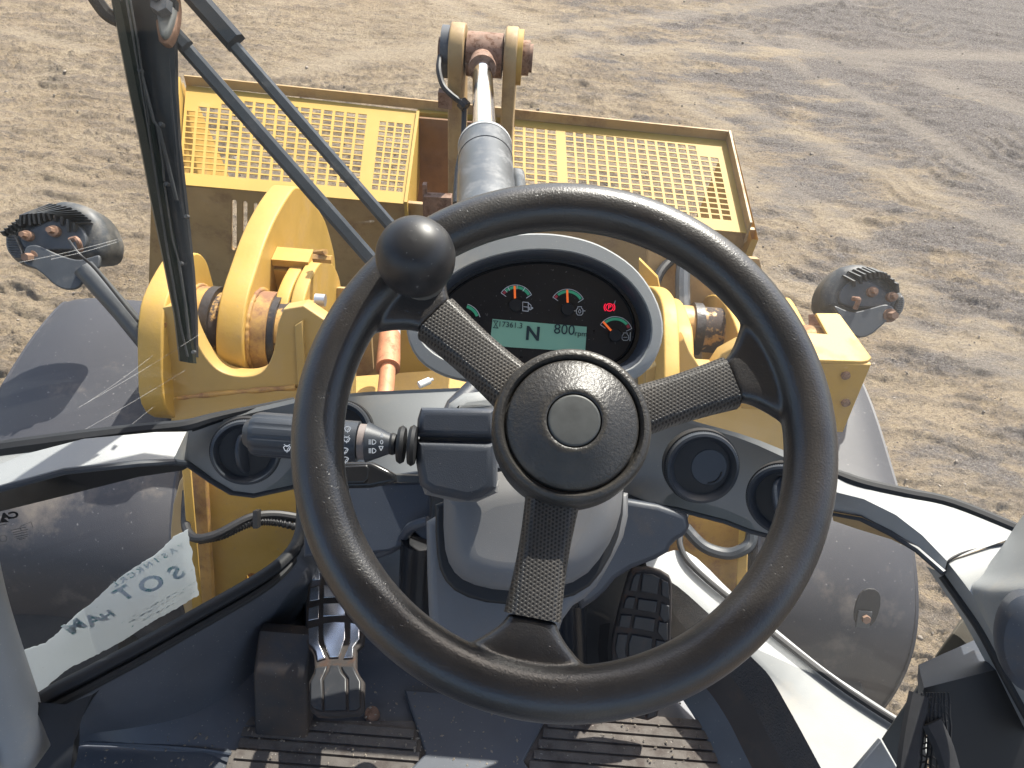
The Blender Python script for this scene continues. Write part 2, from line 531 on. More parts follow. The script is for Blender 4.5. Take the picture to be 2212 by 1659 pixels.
def glass_mat():
    m = bpy.data.materials.new('dusty_window_glass')
    m.use_nodes = True
    nt = m.node_tree
    nt.nodes.clear()
    out = N(nt, 'ShaderNodeOutputMaterial')
    tr = N(nt, 'ShaderNodeBsdfTransparent')
    tr.inputs[0].default_value = (.93, .95, .94, 1)
    gl = N(nt, 'ShaderNodeBsdfGlossy')
    gl.inputs['Roughness'].default_value = .02
    fr = N(nt, 'ShaderNodeFresnel')
    fr.inputs[0].default_value = 1.35
    m1 = N(nt, 'ShaderNodeMixShader')
    nt.links.new(fr.outputs[0], m1.inputs[0])
    nt.links.new(tr.outputs[0], m1.inputs[1])
    nt.links.new(gl.outputs[0], m1.inputs[2])
    dust = N(nt, 'ShaderNodeBsdfTranslucent')
    dust.inputs[0].default_value = (.85, .82, .76, 1)
    dd = N(nt, 'ShaderNodeBsdfDiffuse')
    dd.inputs[0].default_value = (.6, .58, .54, 1)
    md = N(nt, 'ShaderNodeMixShader')
    md.inputs[0].default_value = .4
    nt.links.new(dust.outputs[0], md.inputs[1])
    nt.links.new(dd.outputs[0], md.inputs[2])
    co = coords(nt)
    a = ramp(nt, noise(nt, co, 6, 6, .65), .3, .8)
    b = ramp(nt, noise(nt, co, 420, 2, .5), .70, .78)
    k = mth(nt, 'ADD', mth(nt, 'MULTIPLY', a, .010), mth(nt, 'MULTIPLY', b, .15))
    k = mth(nt, 'ADD', k, .003)
    smp = N(nt, 'ShaderNodeMapping')                           # fine wiped streaks
    smp.inputs['Rotation'].default_value = (0, R(28), 0)
    smp.inputs['Scale'].default_value = (150, 20, 3)
    nt.links.new(co, smp.inputs[0])
    sk = ramp(nt, noise(nt, smp.outputs[0], 1.0, 4, .6), .55, .75)
    k = mth(nt, 'ADD', k, mth(nt, 'MULTIPLY', mth(nt, 'MULTIPLY', sk, a), .030))
    sx_ = N(nt, 'ShaderNodeSeparateXYZ')                       # the right hand side of the screen is dirtier
    nt.links.new(co, sx_.inputs[0])
    side = N(nt, 'ShaderNodeMapRange')
    side.inputs['From Min'].default_value, side.inputs['From Max'].default_value = -.1, .6
    side.inputs['To Min'].default_value, side.inputs['To Max'].default_value = 0, .032
    nt.links.new(sx_.outputs[0], side.inputs['Value'])
    k = mth(nt, 'ADD', k, side.outputs[0])
    m2 = N(nt, 'ShaderNodeMixShader')
    nt.links.new(k, m2.inputs[0])
    nt.links.new(m1.outputs[0], m2.inputs[1])
    nt.links.new(md.outputs[0], m2.inputs[2])
    nt.links.new(m2.outputs[0], out.inputs[0])
    return m
M['glass'] = glass_mat()
def smear_mat(name, amt, c=(.9, .9, .88)):
    m = bpy.data.materials.new(name)
    m.use_nodes = True
    nt = m.node_tree
    nt.nodes.clear()
    out = N(nt, 'ShaderNodeOutputMaterial')
    tr = N(nt, 'ShaderNodeBsdfTransparent')
    tl = N(nt, 'ShaderNodeBsdfTranslucent')
    tl.inputs[0].default_value = c4(c)
    mx = N(nt, 'ShaderNodeMixShader')
    mx.inputs[0].default_value = amt
    nt.links.new(tr.outputs[0], mx.inputs[1])
    nt.links.new(tl.outputs[0], mx.inputs[2])
    nt.links.new(mx.outputs[0], out.inputs[0])
    return m
M['scratch'] = smear_mat('glass_scratch', .22)

def ground_mat():
    m, nt, bs = new_mat('sandy_gravel_ground')
    co = coords(nt)
    sep = N(nt, 'ShaderNodeSeparateXYZ')
    nt.links.new(co, sep.inputs[0])
    base = mixc(nt, ramp(nt, noise(nt, co, 1.6, 6, .6), .3, .7), c4((.60, .455, .29)), c4((.73, .585, .405)))
    base = mixc(nt, ramp(nt, noise(nt, co, 24, 5, .7), .42, .74), base, c4((.50, .39, .28)))
    patch = noise(nt, coords(nt, (.8, 1.9, 1)), 1.5, 7, .70)
    far = mth(nt, 'ADD', mth(nt, 'MULTIPLY', sep.outputs[0], .066), mth(nt, 'MULTIPLY', sep.outputs[1], .020))
    gmask = ramp(nt, mth(nt, 'ADD', patch, far), .68, .80)
    grit = noise(nt, co, 75, 5, .8)
    gcol = mixc(nt, ramp(nt, grit, .38, .64), c4((.13, .12, .122)), c4((.47, .43, .41)))
    c = mixc(nt, mth(nt, 'MULTIPLY', gmask, .88), base, gcol)
    mp = N(nt, 'ShaderNodeMapping')
    mp.inputs['Rotation'].default_value = (0, 0, R(12))
    mp.inputs['Scale'].default_value = (4.5, 19, 1)
    nt.links.new(co, mp.inputs[0])
    streak = ramp(nt, noise(nt, mp.outputs[0], 1.0, 7, .72), .55, .65)
    c = mixc(nt, mth(nt, 'MULTIPLY', streak, .5), c, gcol)
    at = N(nt, 'ShaderNodeAttribute', attribute_name='soil')
    c = mixc(nt, mth(nt, 'MULTIPLY', at.outputs['Fac'], .5), c, mixc(nt, grit, c4((.13, .115, .11)), c4((.36, .31, .27))))
    sp = ramp(nt, noise(nt, co, 120, 3, .75), .56, .66)
    c = mixc(nt, mth(nt, 'MULTIPLY', sp, .55), c, c4((.135, .115, .10)))
    sp2 = ramp(nt, noise(nt, co, 52, 2, .6), .57, .63)
    c = mixc(nt, mth(nt, 'MULTIPLY', sp2, .5), c, c4((.20, .165, .135)))
    sp3 = ramp(nt, noise(nt, co, 70, 2, .6), .60, .66)
    c = mixc(nt, mth(nt, 'MULTIPLY', sp3, .45), c, c4((.72, .61, .47)))
    tk = N(nt, 'ShaderNodeAttribute', attribute_name='track')
    c = mixc(nt, mth(nt, 'MULTIPLY', tk.outputs['Fac'], .26), c, c4((.72, .60, .45)))
    c = mixc(nt, .21, c, c4((0, 0, 0)))
    nt.links.new(c, bs.inputs['Base Color'])
    bs.inputs['Roughness'].default_value = .95
    bs.inputs['Specular IOR Level'].default_value = .15
    h = mth(nt, 'ADD', noise(nt, co, 40, 8, .8), mth(nt, 'MULTIPLY', noise(nt, co, 150, 4, .75), .5))
    bump(nt, bs, h, 1.0, .06)
    return m
M['ground'] = ground_mat()
M['stone'] = surf('pale_grey_gravel_stone', (.24, .205, .165), .9, var=.45, vscale=7)

# ------------------------------------------------------------------ ground
def vnoise(x, y, seed):
    g = np.random.default_rng(seed).random((256, 256))
    xi, yi = np.floor(x).astype(int), np.floor(y).astype(int)
    fx, fy = x - xi, y - yi
    fx, fy = fx * fx * fx * (fx * (fx * 6 - 15) + 10), fy * fy * fy * (fy * (fy * 6 - 15) + 10)
    a, b = xi & 255, yi & 255
    a2, b2 = (xi + 1) & 255, (yi + 1) & 255
    return (g[a, b] * (1 - fx) + g[a2, b] * fx) * (1 - fy) + (g[a, b2] * (1 - fx) + g[a2, b2] * fx) * fy
def fbm(x, y, f, octv, seed, gain=.55):
    t, amp, s = 0, 1, 0
    for i in range(octv):
        ang = .6 * i + .3
        c, sn = math.cos(ang), math.sin(ang)
        t = t + amp * vnoise((x * c - y * sn) * f + 31 * i, (x * sn + y * c) * f + 17 * i, seed + i)
        s += amp
        amp *= gain
        f *= 2.03
    return t / s
def sstep(a, b, x):
    t = np.clip((x - a) / (b - a), 0, 1)
    return t * t * (3 - 2 * t)
def ground_h(x, y, full=False):
    h = (fbm(x, y, .5, 3, 11) - .5) * .10
    xr, yr = x, y + .10 * x + .022 * x * x                  # torn-up soil: streaks across the view, turning to the right
    st = fbm(xr * 4.6, yr * 19.0, 1.0, 4, 40, .62)
    zone = sstep(.36, .60, fbm(x, y, .6, 3, 77))
    soil = sstep(.55, .585, st) * (.45 + .55 * zone)
    h += soil * .015
    s2 = fbm(xr * 1.6, yr * 7.0, 1.0, 3, 44, .6)
    h += (sstep(.50, .66, s2) - .5) * .018
    cl = fbm(x * .8, y * 1.3, 22.0, 3, 90, .68)
    clod = sstep(.585, .63, cl) * (.45 + .55 * zone)
    h += clod * .012
    h += (fbm(x, y, 34.0, 3, 130, .7) - .5) * .018
    trk = 0 * x
    # tyre tracks: curved bands with lug marks
    for cx, cy, rad, wd, per, ph in ((-9.0, 2.0, 6.3, .28, .16, 0), (-9.0, 2.0, 8.1, .28, .16, .4), (9.5, -2.5, 8.2, .30, .17, .2),
                                     (9.5, -2.5, 10.1, .30, .17, .7), (14.0, 12.0, 10.8, .30, .17, .1), (14.0, 12.0, 12.6, .30, .17, .5)):
        dx, dy = x - cx, y - cy
        d = np.hypot(dx, dy) - rad
        s = np.arctan2(dy, dx) * rad + (fbm(x, y, 3.0, 2, 610) - .5) * .12
        env = np.exp(-(d / wd) ** 4)
        lug = np.sin(2 * math.pi * (s + np.abs(d) * .5) / per + ph) * .5 + .5
        vis = sstep(.35, .6, fbm(x, y, 1.3, 2, 300 + int(rad * 10)))
        trk = np.maximum(trk, env * vis * (1 - sstep(.35, .65, lug)) * .6)
        h = h * (1 - .35 * env * vis) + env * vis * (sstep(.35, .65, lug) * .026 - .018)
    # smooth, paler wheel marks of earlier passes
    for px_, py_, dx_, dy_, wd in ((-3.6, 5.2, .8, .6, .16), (-2.6, 6.4, .95, .3, .14), (1.2, 5.6, .62, -.78, .13), (2.6, 5.4, .70, -.71, .16), (2.2, 7.6, .55, -.83, .12), (3.9, 6.9, .80, -.60, .2), (.4, 8.0, .5, -.86, .12), (2.4, 3.4, .85, -.52, .10)):
        n_ = math.hypot(dx_, dy_)
        along_ = ((x - px_) * dx_ + (y - py_) * dy_) / n_
        d = ((x - px_) * -dy_ + (y - py_) * dx_) / n_ + .05 * along_ ** 2 * .3 + (fbm(x, y, 1.2, 2, 720) - .5) * .10
        env = np.exp(-(d / wd) ** 4) * sstep(.36, .54, fbm(x, y, 1.0, 3, 740 + int(px_ * 10)))
        trk = np.maximum(trk, env)
        h = h * (1 - .6 * env)
    soil, clod = soil * (1 - .8 * trk), clod * (1 - .8 * trk)
    return (h, np.clip(soil + .7 * clod, 0, 1), trk) if full else h
def build_ground():
    th = np.concatenate([np.linspace(R(-58), R(58), 760), np.linspace(R(58), R(302), 44)[1:-1]])
    rr = np.concatenate([np.array([.05, .4, .8]), 1.1 * np.exp(np.linspace(0, math.log(13 / 1.1), 700)), 13 * np.exp(np.linspace(0, math.log(60), 24))[1:]])
    T, RR = np.meshgrid(th, rr)
    x, y = np.sin(T) * RR, np.cos(T) * RR
    hh, soil, trk = ground_h(x, y, True)
    z = hh * np.clip((40 - RR) / 20, 0, 1)
    nr, ncol = x.shape
    v = np.stack([x, y, z], -1).reshape(-1, 3)
    i, j = np.meshgrid(np.arange(nr - 1), np.arange(ncol), indexing='ij')
    j2 = (j + 1) % ncol
    f = np.stack([i * ncol + j, (i + 1) * ncol + j, (i + 1) * ncol + j2, i * ncol + j2], -1).reshape(-1, 4)
    f = f[:, ::-1]
    me = bpy.data.meshes.new('ground')
    me.vertices.add(len(v))
    me.vertices.foreach_set('co', v.astype(np.float32).ravel())
    me.loops.add(f.size)
    me.loops.foreach_set('vertex_index', f.astype(np.int32).ravel())
    me.polygons.add(len(f))
    me.polygons.foreach_set('loop_start', np.arange(0, f.size, 4, dtype=np.int32))
    me.polygons.foreach_set('loop_total', np.full(len(f), 4, dtype=np.int32))
    me.polygons.foreach_set('use_smooth', np.ones(len(f), dtype=bool))
    at = me.attributes.new('soil', 'FLOAT', 'POINT')
    at.data.foreach_set('value', soil.astype(np.float32).ravel())
    at = me.attributes.new('track', 'FLOAT', 'POINT')
    at.data.foreach_set('value', trk.astype(np.float32).ravel())
    me.update()
    me.materials.append(M['ground'])
    o = bpy.data.objects.new('ground', me)
    col.objects.link(o)
    struct(o)
build_ground()
def build_stones():
    t = (1 + 5 ** .5) / 2
    iv = np.array([(-1, t, 0), (1, t, 0), (-1, -t, 0), (1, -t, 0), (0, -1, t), (0, 1, t), (0, -1, -t), (0, 1, -t), (t, 0, -1), (t, 0, 1), (-t, 0, -1), (-t, 0, 1)]) / 1.9
    fi = np.array([(0, 11, 5), (0, 5, 1), (0, 1, 7), (0, 7, 10), (0, 10, 11), (1, 5, 9), (5, 11, 4), (11, 10, 2), (10, 7, 6), (7, 1, 8), (3, 9, 4), (3, 4, 2), (3, 2, 6), (3, 6, 8), (3, 8, 9), (4, 9, 5), (2, 4, 11), (6, 2, 10), (8, 6, 7), (9, 8, 1)])
    n = 7000
    a = rng.uniform(R(-52), R(52), n)
    r = 1.6 * np.exp(rng.random(n) * math.log(11 / 1.6))
    x, y = np.sin(a) * r, np.cos(a) * r
    keep = rng.random(n) < .35 + .65 * sstep(.45, .6, fbm(x, y, 1.1, 3, 500))
    x, y = x[keep], y[keep]
    n = len(x)
    s = rng.lognormal(-5.45, .45, n)
    z = ground_h(x, y)
    jit = 1 + rng.uniform(-.35, .35, (n, 12, 1))
    sc3 = np.stack([rng.uniform(.7, 1.4, n), rng.uniform(.7, 1.4, n), rng.uniform(.45, .9, n)], -1)
    v = iv[None] * jit * (s[:, None] * sc3)[:, None, :]
    an = rng.uniform(0, 6.28, n)
    c, sn = np.cos(an)[:, None], np.sin(an)[:, None]
    vx, vy = v[:, :, 0] * c - v[:, :, 1] * sn, v[:, :, 0] * sn + v[:, :, 1] * c
    v = np.stack([vx + x[:, None], vy + y[:, None], v[:, :, 2] + z[:, None] + s[:, None] * .2], -1)
    f = (fi[None] + (np.arange(n) * 12)[:, None, None]).reshape(-1, 3)
    me = bpy.data.meshes.new('gravel')
    me.from_pydata(v.reshape(-1, 3).tolist(), [], f.tolist())
    o = finish(me, 'gravel', M['stone'], None, smooth=False)
    tag(o, 'loose pale stones and clods scattered over the sandy ground', 'gravel')
    struct(o, 'stuff')
build_stones()

# ================================================================== bucket with its perforated spill guard
ZF, ZN = -1.74, -1.87                       # heights of the guard's far and near edges (relative to the eye)
tl, tr, br, bl = PZ(402, 184, ZF), PZ(900, 240, ZF), PZ(873, 440, ZN), PZ(385, 398, ZN)
tl2, tr2, br2, bl2 = PZ(1109, 252, ZF), PZ(1568, 304, ZF), PZ(1613, 503, ZN), PZ(1107, 456, ZN)
bucket = thing('loader_bucket', 'wide yellow loader bucket with a perforated spill guard on the sandy ground', 'bucket', bl.lerp(br2, .5))
def guard(corners, cols, rows, drop):
    mb = MB()
    xs, ys = [0.0], [0.0]
    for a, b in cols:
        xs += [a, b]
    for a, b in rows:
        ys += [a, b]
    xs.append(1.0)
    ys.append(1.0)
    n = (Vector(corners[1]) - Vector(corners[0])).cross(Vector(corners[3]) - Vector(corners[0])).normalized()
    grid_plate(mb, corners, xs, ys, lambda i, j: not (i % 2 and j % 2 and not drop(i // 2, j // 2)), .004, n)
    return mb
rows = [(.112 + k * .0570, .112 + k * .0570 + .0435) for k in range(14)]
lc = [(.012 + k * .0495, .012 + k * .0495 + .0375) for k in range(16)] + [(.850 + k * .036, .850 + k * .036 + .0275) for k in range(4)]
guard([bl, br, tr, tl], lc, rows, lambda i, j: (i < 16 and (j == 13 and i < 5 or j == 12 and i < 3 or j == 11 and i < 1)) or (i >= 16 and j > 12)).build('guard_grille', M['yellow_grid'], bucket, smooth=False)
rc = [(.006 + k * .0515, .006 + k * .0515 + .039) for k in range(4)] + [(.245 + k * .0475, .245 + k * .0475 + .036) for k in range(15)]
guard([bl2, br2, tr2, tl2], rc, rows, lambda i, j: i > 16 and j > 11).build('guard_grille', M['yellow_grid'], bucket, smooth=False)
def wall(a, b, up, thick, side):            # an upright plate on the line a-b
    a, b, up, side = Vector(a), Vector(b), Vector(up), Vector(side)
    return MB().box(a, b - a, up, side * thick)
Z = Vector((0, 0, 1))
X = Vector((1, 0, 0))
Y = Vector((0, 1, 0))
lip_l, lip_r = PZ(402, 184, ZF), PZ(1568, 304, ZF)
wall(lip_l, lip_r, Z * .048, .010, (0, 1, 0)).build('top_lip', M['brown_and_shade'], bucket)  # lip and right rim take the browned yellow for their shaded inner faces
wall(lip_l - X * .02 - Z * .05, bl - Z * .05, Z * .09, .010, -X).build('side_rim', M['yellow_grid'], bucket)
wall(lip_r - Z * .05, br2 - Z * .05, Z * .105, .010, X).build('side_rim', M['brown_and_shade'], bucket)
# side plates of the bucket, below the guard
for a, b, s in ((bl - X * .03, lip_l - X * .03, -1), (br2 + X * .03, lip_r + X * .03, 1)):
    mb = MB()
    o1, o2 = a - Z * .03, b - Z * .03 + Y * .1
    mb.strip([[o1, o2], [o1 - Z * .75 + Y * .1, o2 - Z * .75 + Y * .25]])
    mb.strip([[o1 + X * s * .03, o2 + X * s * .03], [o1 - Z * .75 + Y * .1 + X * s * .03, o2 - Z * .75 + Y * .25 + X * s * .03]])
    mb.strip([[o1, o1 - Z * .75 + Y * .1], [o1 + X * s * .03, o1 - Z * .75 + Y * .1 + X * s * .03]])
    mb.build('side_plate', M['yellow'], bucket)
bp0 = PZ(330, 400, ZN - .02)
bp1 = PZ(1634, 496, ZN - .02)
exb = (bp1 - bp0).normalized()
fb = Fr(bp0, exb.cross(Vector((0, -.10, 1))), exb)
def slot(u0, u1, v0, v1):
    r = (u1 - u0) / 2
    return [(u0 + r + r * math.cos(a), v0 + r + r * math.sin(a)) for a in [R(180 + k * 30) for k in range(7)]] + \
           [(u0 + r + r * math.cos(a), v1 - r + r * math.sin(a)) for a in [R(k * 30) for k in range(7)]]
plate('back_plate', [(327, 397), (872, 438), (905, 441), (1107, 455), (1633, 497), (1622, 580), (1600, 760), (317, 760)], fb, .02, M['brown_and_shade'], bucket, .002,
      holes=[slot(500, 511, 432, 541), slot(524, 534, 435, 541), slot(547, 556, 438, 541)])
# channel in the middle of the guard
fc = Fr(PZ(935, 262, ZF - .02), (0, -1, .12))
plate('channel_panel', [(905, 255), (1112, 272), (1110, 470), (893, 470)], fc, .02, surf('dark_brown_panel', (.20, .105, .05), .6, var=.3, vscale=5, dirt=(.08, .05, .035), dirt_amt=(.45, .75), dirt_scale=5), bucket)  # dark brown with darker random patches
wall(PZ(900, 243, ZF) - Z * .30, br - Z * .30, Z * .310, .014, X).build('channel_wall', M['yellow_grid'], bucket)
wall(tl2 - Z * .30, bl2 - Z * .30, Z * .310, .022, -X).build('channel_wall', M['yellow_grid'], bucket)
MB().box(PZ(900, 243, ZF), tl2 - PZ(900, 243, ZF), Y * .05, Z * -.05).build('channel_head', M['yellow_grid'], bucket)

# ================================================================== tilt lever and tilt cylinder
PC = P(1041, 118, 2.42)
lever = thing('tilt_lever', 'yellow tilt lever of two upright plates toned for shade with a fat rusty pin at the top', 'lever', PC - Z * .8)
MX = Matrix(((0, 0, 1, 0), (1, 0, 0, 0), (0, 1, 0, 0), (0, 0, 0, 1)))   # local (x, y, z) -> world (z, x, y): plates standing in the y-z plane
def side_plate(name, yz, x0, x1, mat, parent, bevel=.004, holes=()):
    lp = [(p[0], p[1]) for p in yz]
    if area2(lp) < 0:
        lp = lp[::-1]
    return plate2(name, [lp] + list(holes), Matrix.Translation((max(x0, x1), 0, 0)) @ MX, abs(x1 - x0), mat, parent, bevel)
def px_side(name, px, x0, x1, mat, parent, bevel=.004, smooth=2):
    """upright fore-and-aft plate; the outline is that of its right face at x0, it is as thick as x1 - x0"""
    pts = [PX(u, v, x0) for u, v in chaikin(px, smooth)]
    return side_plate(name, [(p.y, p.z) for p in pts], x0, x1, mat, parent, bevel)
lev = [(PC.y + .088 * math.cos(a), PC.z + .088 * math.sin(a)) for a in [R(k * 15) for k in range(13)]] + [(PC.y - .085, PC.z - .8), (PC.y + .13, PC.z - .8)]
side_plate('lever_plate', lev, PC.x - .099, PC.x - .052, M['brown_and_shade'], lever, .006)
side_plate('lever_plate', lev, PC.x + .072, PC.x + .112, M['brown_and_shade'], lever, .006)
for x0, x1, r, k_ in ((-.125, -.099, .078, 'steel_dark'), (.112, .128, .082, 'yellow'), (.128, .150, .052, 'rust')):
    MB().cyl(PC + X * x0, PC + X * x1, r, seg=28).build('pin_cap', M[k_], lever)
MB().cyl(PC - X * .135, PC + X * .16, .042, seg=24).build('pin', M['rust'], lever)
cross = MB()
cross.box(P(912, 400, 2.55), P(921, 400, 2.55) - P(912, 400, 2.55), Z * -.2, Y * .02)
cross.box(P(915, 425, 2.56), P(975, 428, 2.56) - P(915, 425, 2.56), Z * -.07, Y * .03)
cross.build('bracket', M['rust'], lever)
hose = MB().tube(spline([P(951, 122, 2.36), P(948, 150, 2.34), P(957, 184, 2.33), P(975, 205, 2.32), P(1001, 224, 2.32)], 6), .009, 8)
hose.cyl(P(954, 121, 2.37), P(975, 121, 2.37), .011, seg=10)
hose.cyl(P(996, 220, 2.32), P(1007, 232, 2.32), .018, seg=10)
hose.build('grease_hose', M['black'], lever)
MB().box(P(946, 199, 2.38), P(975, 204, 2.38) - P(946, 199, 2.38), Z * -.05, Y * .03).build('hose_clamp', M['rust'], lever)
MB().tube(spline([P(1003, 235, 2.33), P(1000, 300, 2.3), P(988, 370, 2.2), P(984, 440, 2.1)], 6), .008, 8).build('hydraulic_hose', M['black'], lever)

CB = P(1053, 480, 1.60)
ax = (CB - PC).normalized()
cyl = thing('hydraulic_cylinder', 'grey hydraulic tilt cylinder with a shiny chromed rod running forward', 'cylinder', CB)
L = (CB - PC).length
MB().cyl(PC + ax * .08, PC + ax * (L * .8), .0300, seg=32).build('chrome_rod', M['chrome'], cyl)
eye = MB().cyl(PC - X * .046, PC + X * .066, .066, seg=32)
eye.build('rod_eye', M['rust'], cyl)
MB().cyl(PC + ax * .06, PC + ax * .115, .036, .040, seg=28).cyl(PC + ax * .115, PC + ax * .135, .042, seg=28).build('rod_collar', M['rust'], cyl)
def along(v):                                # how far down the cylinder the photo row v is
    lo_, hi_ = 0.0, L
    for _ in range(40):
        m_ = .5 * (lo_ + hi_)
        q = PC + ax * m_ - C0
        if 829.5 - FPX * q.dot(UP) / q.dot(FW) < v:
            lo_ = m_
        else:
            hi_ = m_
    return lo_
h0 = along(312)
MB().cyl(PC + ax * h0, PC + ax * (h0 + .012), .052, .064, seg=40).cyl(PC + ax * (h0 + .012), PC + ax * (h0 + .10), .0655, seg=40).build('cylinder_head', M['cyl_grey'], cyl)
MB().cyl(PC + ax * (h0 + .018), PC + ax * (h0 + .028), .0668, seg=40).build('head_ring', surf('pale_worn_ring', (.42, .42, .41), .5, var=.2), cyl)
MB().cyl(PC + ax * (h0 + .104), PC + ax * L, .0645, seg=40).build('barrel', M['cyl_grey'], cyl)
sx = ax.cross(Z).normalized()
sgn = 1 if sx.x > 0 else -1
MB().tube([PC + ax * (h0 + .14) + sx * sgn * .066, PC + ax * (h0 + .16) + sx * sgn * .076, PC + ax * L + sx * sgn * .076], [.006, .014, .014], 14).build('side_pipe', M['cyl_grey'], cyl)

# ================================================================== front frame, lift arm and pins
frame = thing('loader_tower', 'yellow front frame of the loader with a deep U notch for the lift arm', 'frame', P(480, 860, 1.7))
RP = Fr(P(480, 800, 1.60), (0, -.93, .37))
notch = [tuple(p) for p in spline([(Vector(q)) for q in ((408, 690), (418, 722), (442, 768), (475, 801), (522, 813), (566, 803), (589, 764), (600, 700))], 6)]
notch = [(p[0], p[1]) for p in notch]
plate('rear_plate', [(331, 668)] + [(400, 655)] + notch + [(612, 668), (655, 660), (700, 690), (760, 720), (760, 900), (372, 910), (358, 860), (345, 800), (335, 735)], RP, .045, M['shade_yellow'], frame, .003)
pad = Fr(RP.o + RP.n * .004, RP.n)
plate('stiffener', [(640, 700), (656, 690), (668, 900), (650, 900)], RP, .03, M['shade_yellow'], frame, .002, lift=.012)
plate('lower_band', [(372, 858), (640, 838), (760, 830), (760, 900), (372, 912)], RP, .02, M['shade_yellow'], frame, .002, lift=.006)
XO = P(440, 650, 1.74).x
px_side('outer_plate', [(352, 905), (349, 760), (350, 700), (360, 640), (405, 556), (428, 543), (447, 562), (456, 595), (468, 640), (470, 760), (430, 905)], XO, XO - .05, M['yellow'], frame)
XB = P(590, 640, 1.80).x
arm = thing('lift_arm', 'curved yellow lift arm end plate standing in the frame notch', 'lift arm', P(600, 780, 1.8))
px_side('arm_plate', [(523, 745), (528, 676), (539, 626), (555, 577), (574, 517), (601, 457), (632, 408), (642, 402), (654, 408), (697, 462), (712, 503), (727, 569), (722, 625), (712, 655), (700, 690), (650, 760), (600, 812), (560, 822), (528, 800)], XB, XB - .058, M['yellow'], arm, .005)
def boss(c, x0, x1, r, mat, parent, name='pin_boss'):
    mb = MB().cyl(Vector((x0, c.y, c.z)), Vector((x1, c.y, c.z)), r, seg=40)
    return mb.build(name, mat, parent)
bc = PX(505, 712, XB - .06)
boss(bc, XO + .002, XB - .059, .082, M['greasy'], arm)
boss(bc, XO + .03, XO + .05, .094, M['grease'], arm, 'seal_ring')
boss(bc, XO + .004, XO + .028, .092, M['yellow_worn'], arm, 'boss_collar')
boss(bc, XB + .001, XB + .040, .092, M['yellow_worn'], arm, 'boss_collar')
boss(bc, XB + .040, XB + .055, .088, M['grease'], arm, 'seal_ring')
boss(bc, XB + .055, XB + .13, .080, M['greasy'], arm)
MB().box(PX(585, 560, XB) + X * .001, X * .085, Y * .05, Z * -.018).build('gusset', M['yellow'], arm)
MB().box(PX(585, 560, XB) + X * .001 - Z * .03, X * .03, Y * .03, Z * -.12).build('gusset', M['yellow'], arm)
XA1 = P(640, 640, 1.74).x
XA2 = P(670, 640, 1.72).x
lobe = [(650, 905), (648, 760), (650, 690), (662, 625), (682, 580), (697, 561), (716, 563), (735, 600), (738, 640), (728, 690), (712, 740), (690, 905)]
px_side('inner_plate', lobe, XA2, XA2 - .030, M['yellow'], frame)
px_side('inner_plate', [(u - 36, v + 8) for u, v in lobe], XA1, XA1 - .030, M['yellow'], frame)
bq = P(706, 560, 1.72)
MB().cyl(bq - X * .03, bq + X * .012, .010, seg=6).cyl(bq - X * .03 + Y * .02, bq + Z * .02, .007, seg=8).build('bolt', M['yellow_worn'], frame)
gz = P(691, 648, 1.69)
MB().cyl(gz - X * .01, gz + X * .012, .014, seg=12).build('grease_fitting', M['bright'], frame)
# middle of the frame, behind the wheel
mid = Fr(P(850, 760, 2.0), (0, -.85, .5))
plate('cross_plate', [(690, 620), (1040, 640), (1040, 930), (690, 930)], mid, .03, M['brown_and_shade'], frame)
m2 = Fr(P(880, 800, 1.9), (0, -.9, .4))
plate('cross_rib', [(738, 705), (800, 690), (806, 800), (790, 815), (738, 826)], Fr(P(780, 760, 1.86), (0.1, -.9, .4)), .03, M['brown_and_shade'], frame, .003)
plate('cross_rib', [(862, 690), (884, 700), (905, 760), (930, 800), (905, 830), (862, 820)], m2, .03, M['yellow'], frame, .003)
MB().strip([[PZ(740, 815, -1.30), PZ(1010, 795, -1.30)], [PZ(730, 850, -1.31), PZ(1010, 860, -1.31)]]).build('deck_plate', M['yellow'], frame)
hose2 = thing('hydraulic_fitting', 'orange rusted hydraulic pipe and crimped fitting in front of the dash', 'pipe', P(840, 830, 1.6))
a, b, c, d = P(846, 690, 1.78), P(842, 725, 1.74), P(838, 795, 1.66), P(830, 880, 1.58)
MB().cyl(a, b, .020, .024, seg=24).build('elbow', surf('grey_fitting', (.42, .43, .43), .5, var=.1), hose2)
MB().cyl(b, b.lerp(c, .75), .024, .026, seg=24).cyl(b.lerp(c, .75), c, .026, seg=24).build('crimp_sleeve', M['hose_rust'], hose2)
MB().cyl(c.lerp(b, .05), d, .017, .018, seg=20).build('pipe_tube', M['hose_rust'], hose2)
e = P(858, 692, 1.77)
MB().cyl(e, e + X * .03 + Z * .005, .014, seg=16).build('union', surf('grey_union', (.5, .51, .51), .5, var=.1), hose2)
lk = MB().cyl(P(905, 832, 1.55), P(928, 822, 1.56), .0075, seg=12).cyl(P(928, 822, 1.56), P(936, 819, 1.56), .003, seg=8)
tag(lk.build('cable_end', surf('white_cable_end', (.62, .62, .6), .5, var=.1)), 'short white cable end lying just above the dash edge', 'cable')
